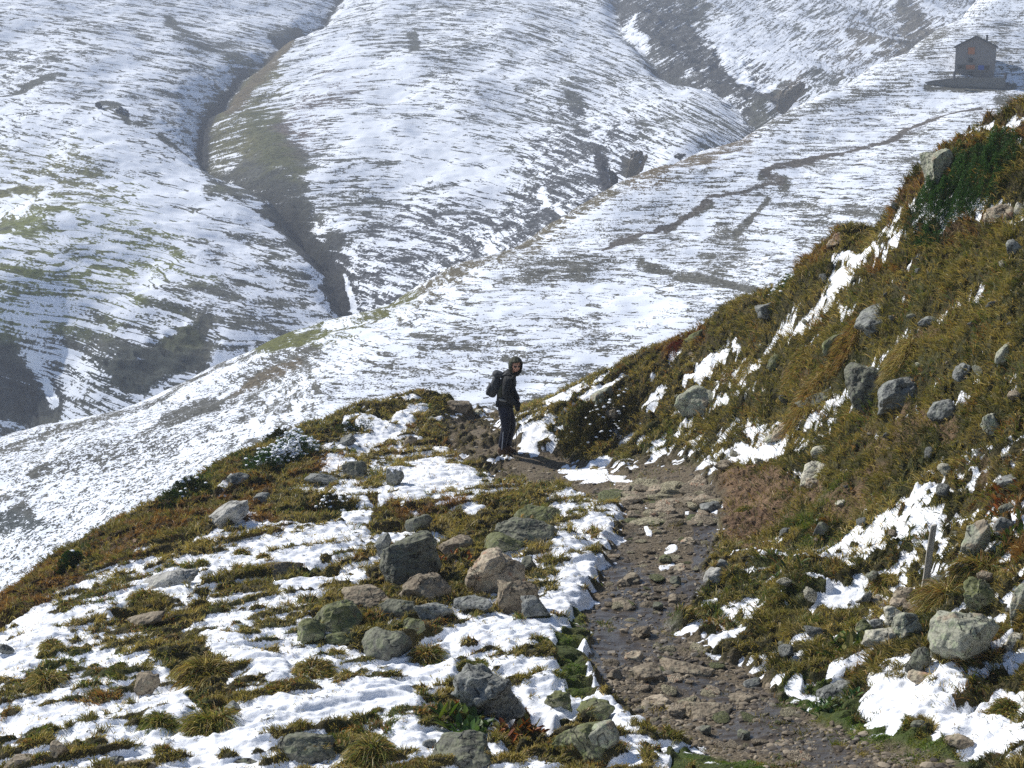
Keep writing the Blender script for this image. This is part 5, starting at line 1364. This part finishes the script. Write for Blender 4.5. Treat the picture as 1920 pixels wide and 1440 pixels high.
# crags standing out of the far slopes
def crag(px_, py_, w_, h_, dist, roll, mat, label, seed, deep=.8):
    s = dist/F
    me = rock_mesh('rock_outcrop', (w_*s*.5, w_*s*.5*deep, h_*s*.5), seed, 5, 14, .13, mat, R(roll))
    o = bpy.data.objects.new('rock_outcrop', me); COL.objects.link(o)
    o.location = P(px_, py_, dist)
    return tag(o, label, 'rock outcrop')
def crag_mat(name, a, b):
    g = NG(name)
    pos = g.n('TexCoord').outputs['Object']
    n = g.noise(pos, .5, 5.0, .7, .5); n2 = g.noise(g.scaled(pos, (1, 1, .3)), 1.6, 4.0, .6)
    c = g.mix(n, a, b)
    nz = g.n('SeparateXYZ', None, i0=g.n('NewGeometry').outputs['Normal']).outputs[2]
    m = g.step(g.math('ADD', nz, g.math('MULTIPLY', g.math('SUBTRACT', n2, .5), 1.6)), .75, .85)
    return g.finish(g.pbsdf(g.mix(m, c, (.84, .86, .9)), .9, g.bump(g.math('ADD', n, n2), .5), .15))
MC = crag_mat('brown_crag', (.07, .06, .048), (.19, .165, .125)); MCD = crag_mat('dark_crag', (.028, .03, .03), (.085, .085, .08))
crag(1478,188,40,84,368,28,MC,'pale brown rock pinnacle leaning right at the foot of the far right mountain',5)
crag(1192,312,34,62,287,18,MC,'dark brown crag in the side gully below the middle spur',8)
crag(1150,335,18,44,288,-30,MCD,'narrow black cliff on the left of the side gully',11)
crag(228,212,28,22,336,30,MCD,'small black outcrop on the snowy left spur',14)
crag(186,197,16,12,340,20,MCD,'tiny black rock beside the outcrop on the snowy left spur',17)
crag(1275,293,24,14,300,0,MCD,'small dark rock at the lower end of the middle spur',20)
# ================================================================== gravel on the path and bare soil, and the air
r = np.random.default_rng(77)
pw = (np.clip(PM, 0, 1)*(1-.8*np.clip(WET, 0, 1)*sstep(-.5, .5, -wob))*(.35+1.0*sstep(-.2, .5, cl2))+.45*np.clip(SOIL_SHADE, 0, 1))*bare_w
pv = pw[fl]
NG_ = 9000
sg = fl[r.choice(len(fl), NG_, p=pv/pv.sum())]
gx = XX.ravel()[sg]+r.normal(0, .01, NG_); gy = YY.ravel()[sg]+r.normal(0, .02, NG_); gz = near_z(gx, gy)
v, f = ICO[2]
sz = .007*np.exp(r.normal(0.25, .62, NG_)).clip(.4, 5)
base_shapes = []
for q in range(12):
    vv = v.copy()
    for k in range(7):
        nn = r.normal(size=3); nn /= np.linalg.norm(nn)
        vv -= np.maximum(0, vv@nn-r.uniform(.5, .85))[:, None]*nn
    base_shapes.append(vv)
base_shapes = np.array(base_shapes)
kk = r.integers(0, 12, NG_)
an = r.random(NG_)*6.283
S = base_shapes[kk]*np.array([1.35, 1.05, .62])*r.uniform(.75, 1.3, (NG_, 1, 3))
c_, s__ = np.cos(an)[:, None], np.sin(an)[:, None]
Vx = S[..., 0]*c_-S[..., 1]*s__; Vy = S[..., 0]*s__+S[..., 1]*c_
Vv = np.stack([Vx, Vy, S[..., 2]], -1)*sz[:, None, None]+np.stack([gx, gy, gz+sz*.15], -1)[:, None, :]
ff = (f[None]+(np.arange(NG_)*len(v))[:, None, None]).reshape(-1).astype(np.int32)
me = bpy.data.meshes.new('gravel')
fill_mesh(me, Vv.astype(np.float32).reshape(-1), ff, 3, False)
pal = np.array([(.15, .12, .08), (.21, .17, .12), (.10, .08, .06), (.26, .215, .155), (.17, .15, .12), (.06, .05, .04)])
gc_ = pal[r.integers(0, 6, NG_)]*r.uniform(.8, 1.25, (NG_, 1))
gc_ = np.where((SOIL_SHADE[sg] > .4)[:, None], gc_*np.array([1.0, .78, .6])*.8, gc_)
add_attr(me, 'blade_col', np.repeat(gc_, len(v), 0))
g = NG('pebbles'); me.materials.append(g.finish(g.pbsdf(g.attr('blade_col', 0), .8, None, .3)))
gv = bpy.data.objects.new('gravel', me); COL.objects.link(gv); gv['kind'] = 'stuff'
# ---- thin cold haze in the valley air
hv_, hf_ = box(-900, 900, -40, 900, -140, 75)
hz = NG('valley_haze')
vol = hz.n('VolumePrincipled', None, Density=.0008)
vol.inputs['Color'].default_value = (.80, .87, 1.0, 1)
vol.inputs['Anisotropy'].default_value = 0.0
hz.t.links.new(vol.outputs[0], hz.out.inputs['Volume'])
haze = pymesh('haze', [(hv_, hf_)], hz.m, None, False)
haze['kind'] = 'stuff'
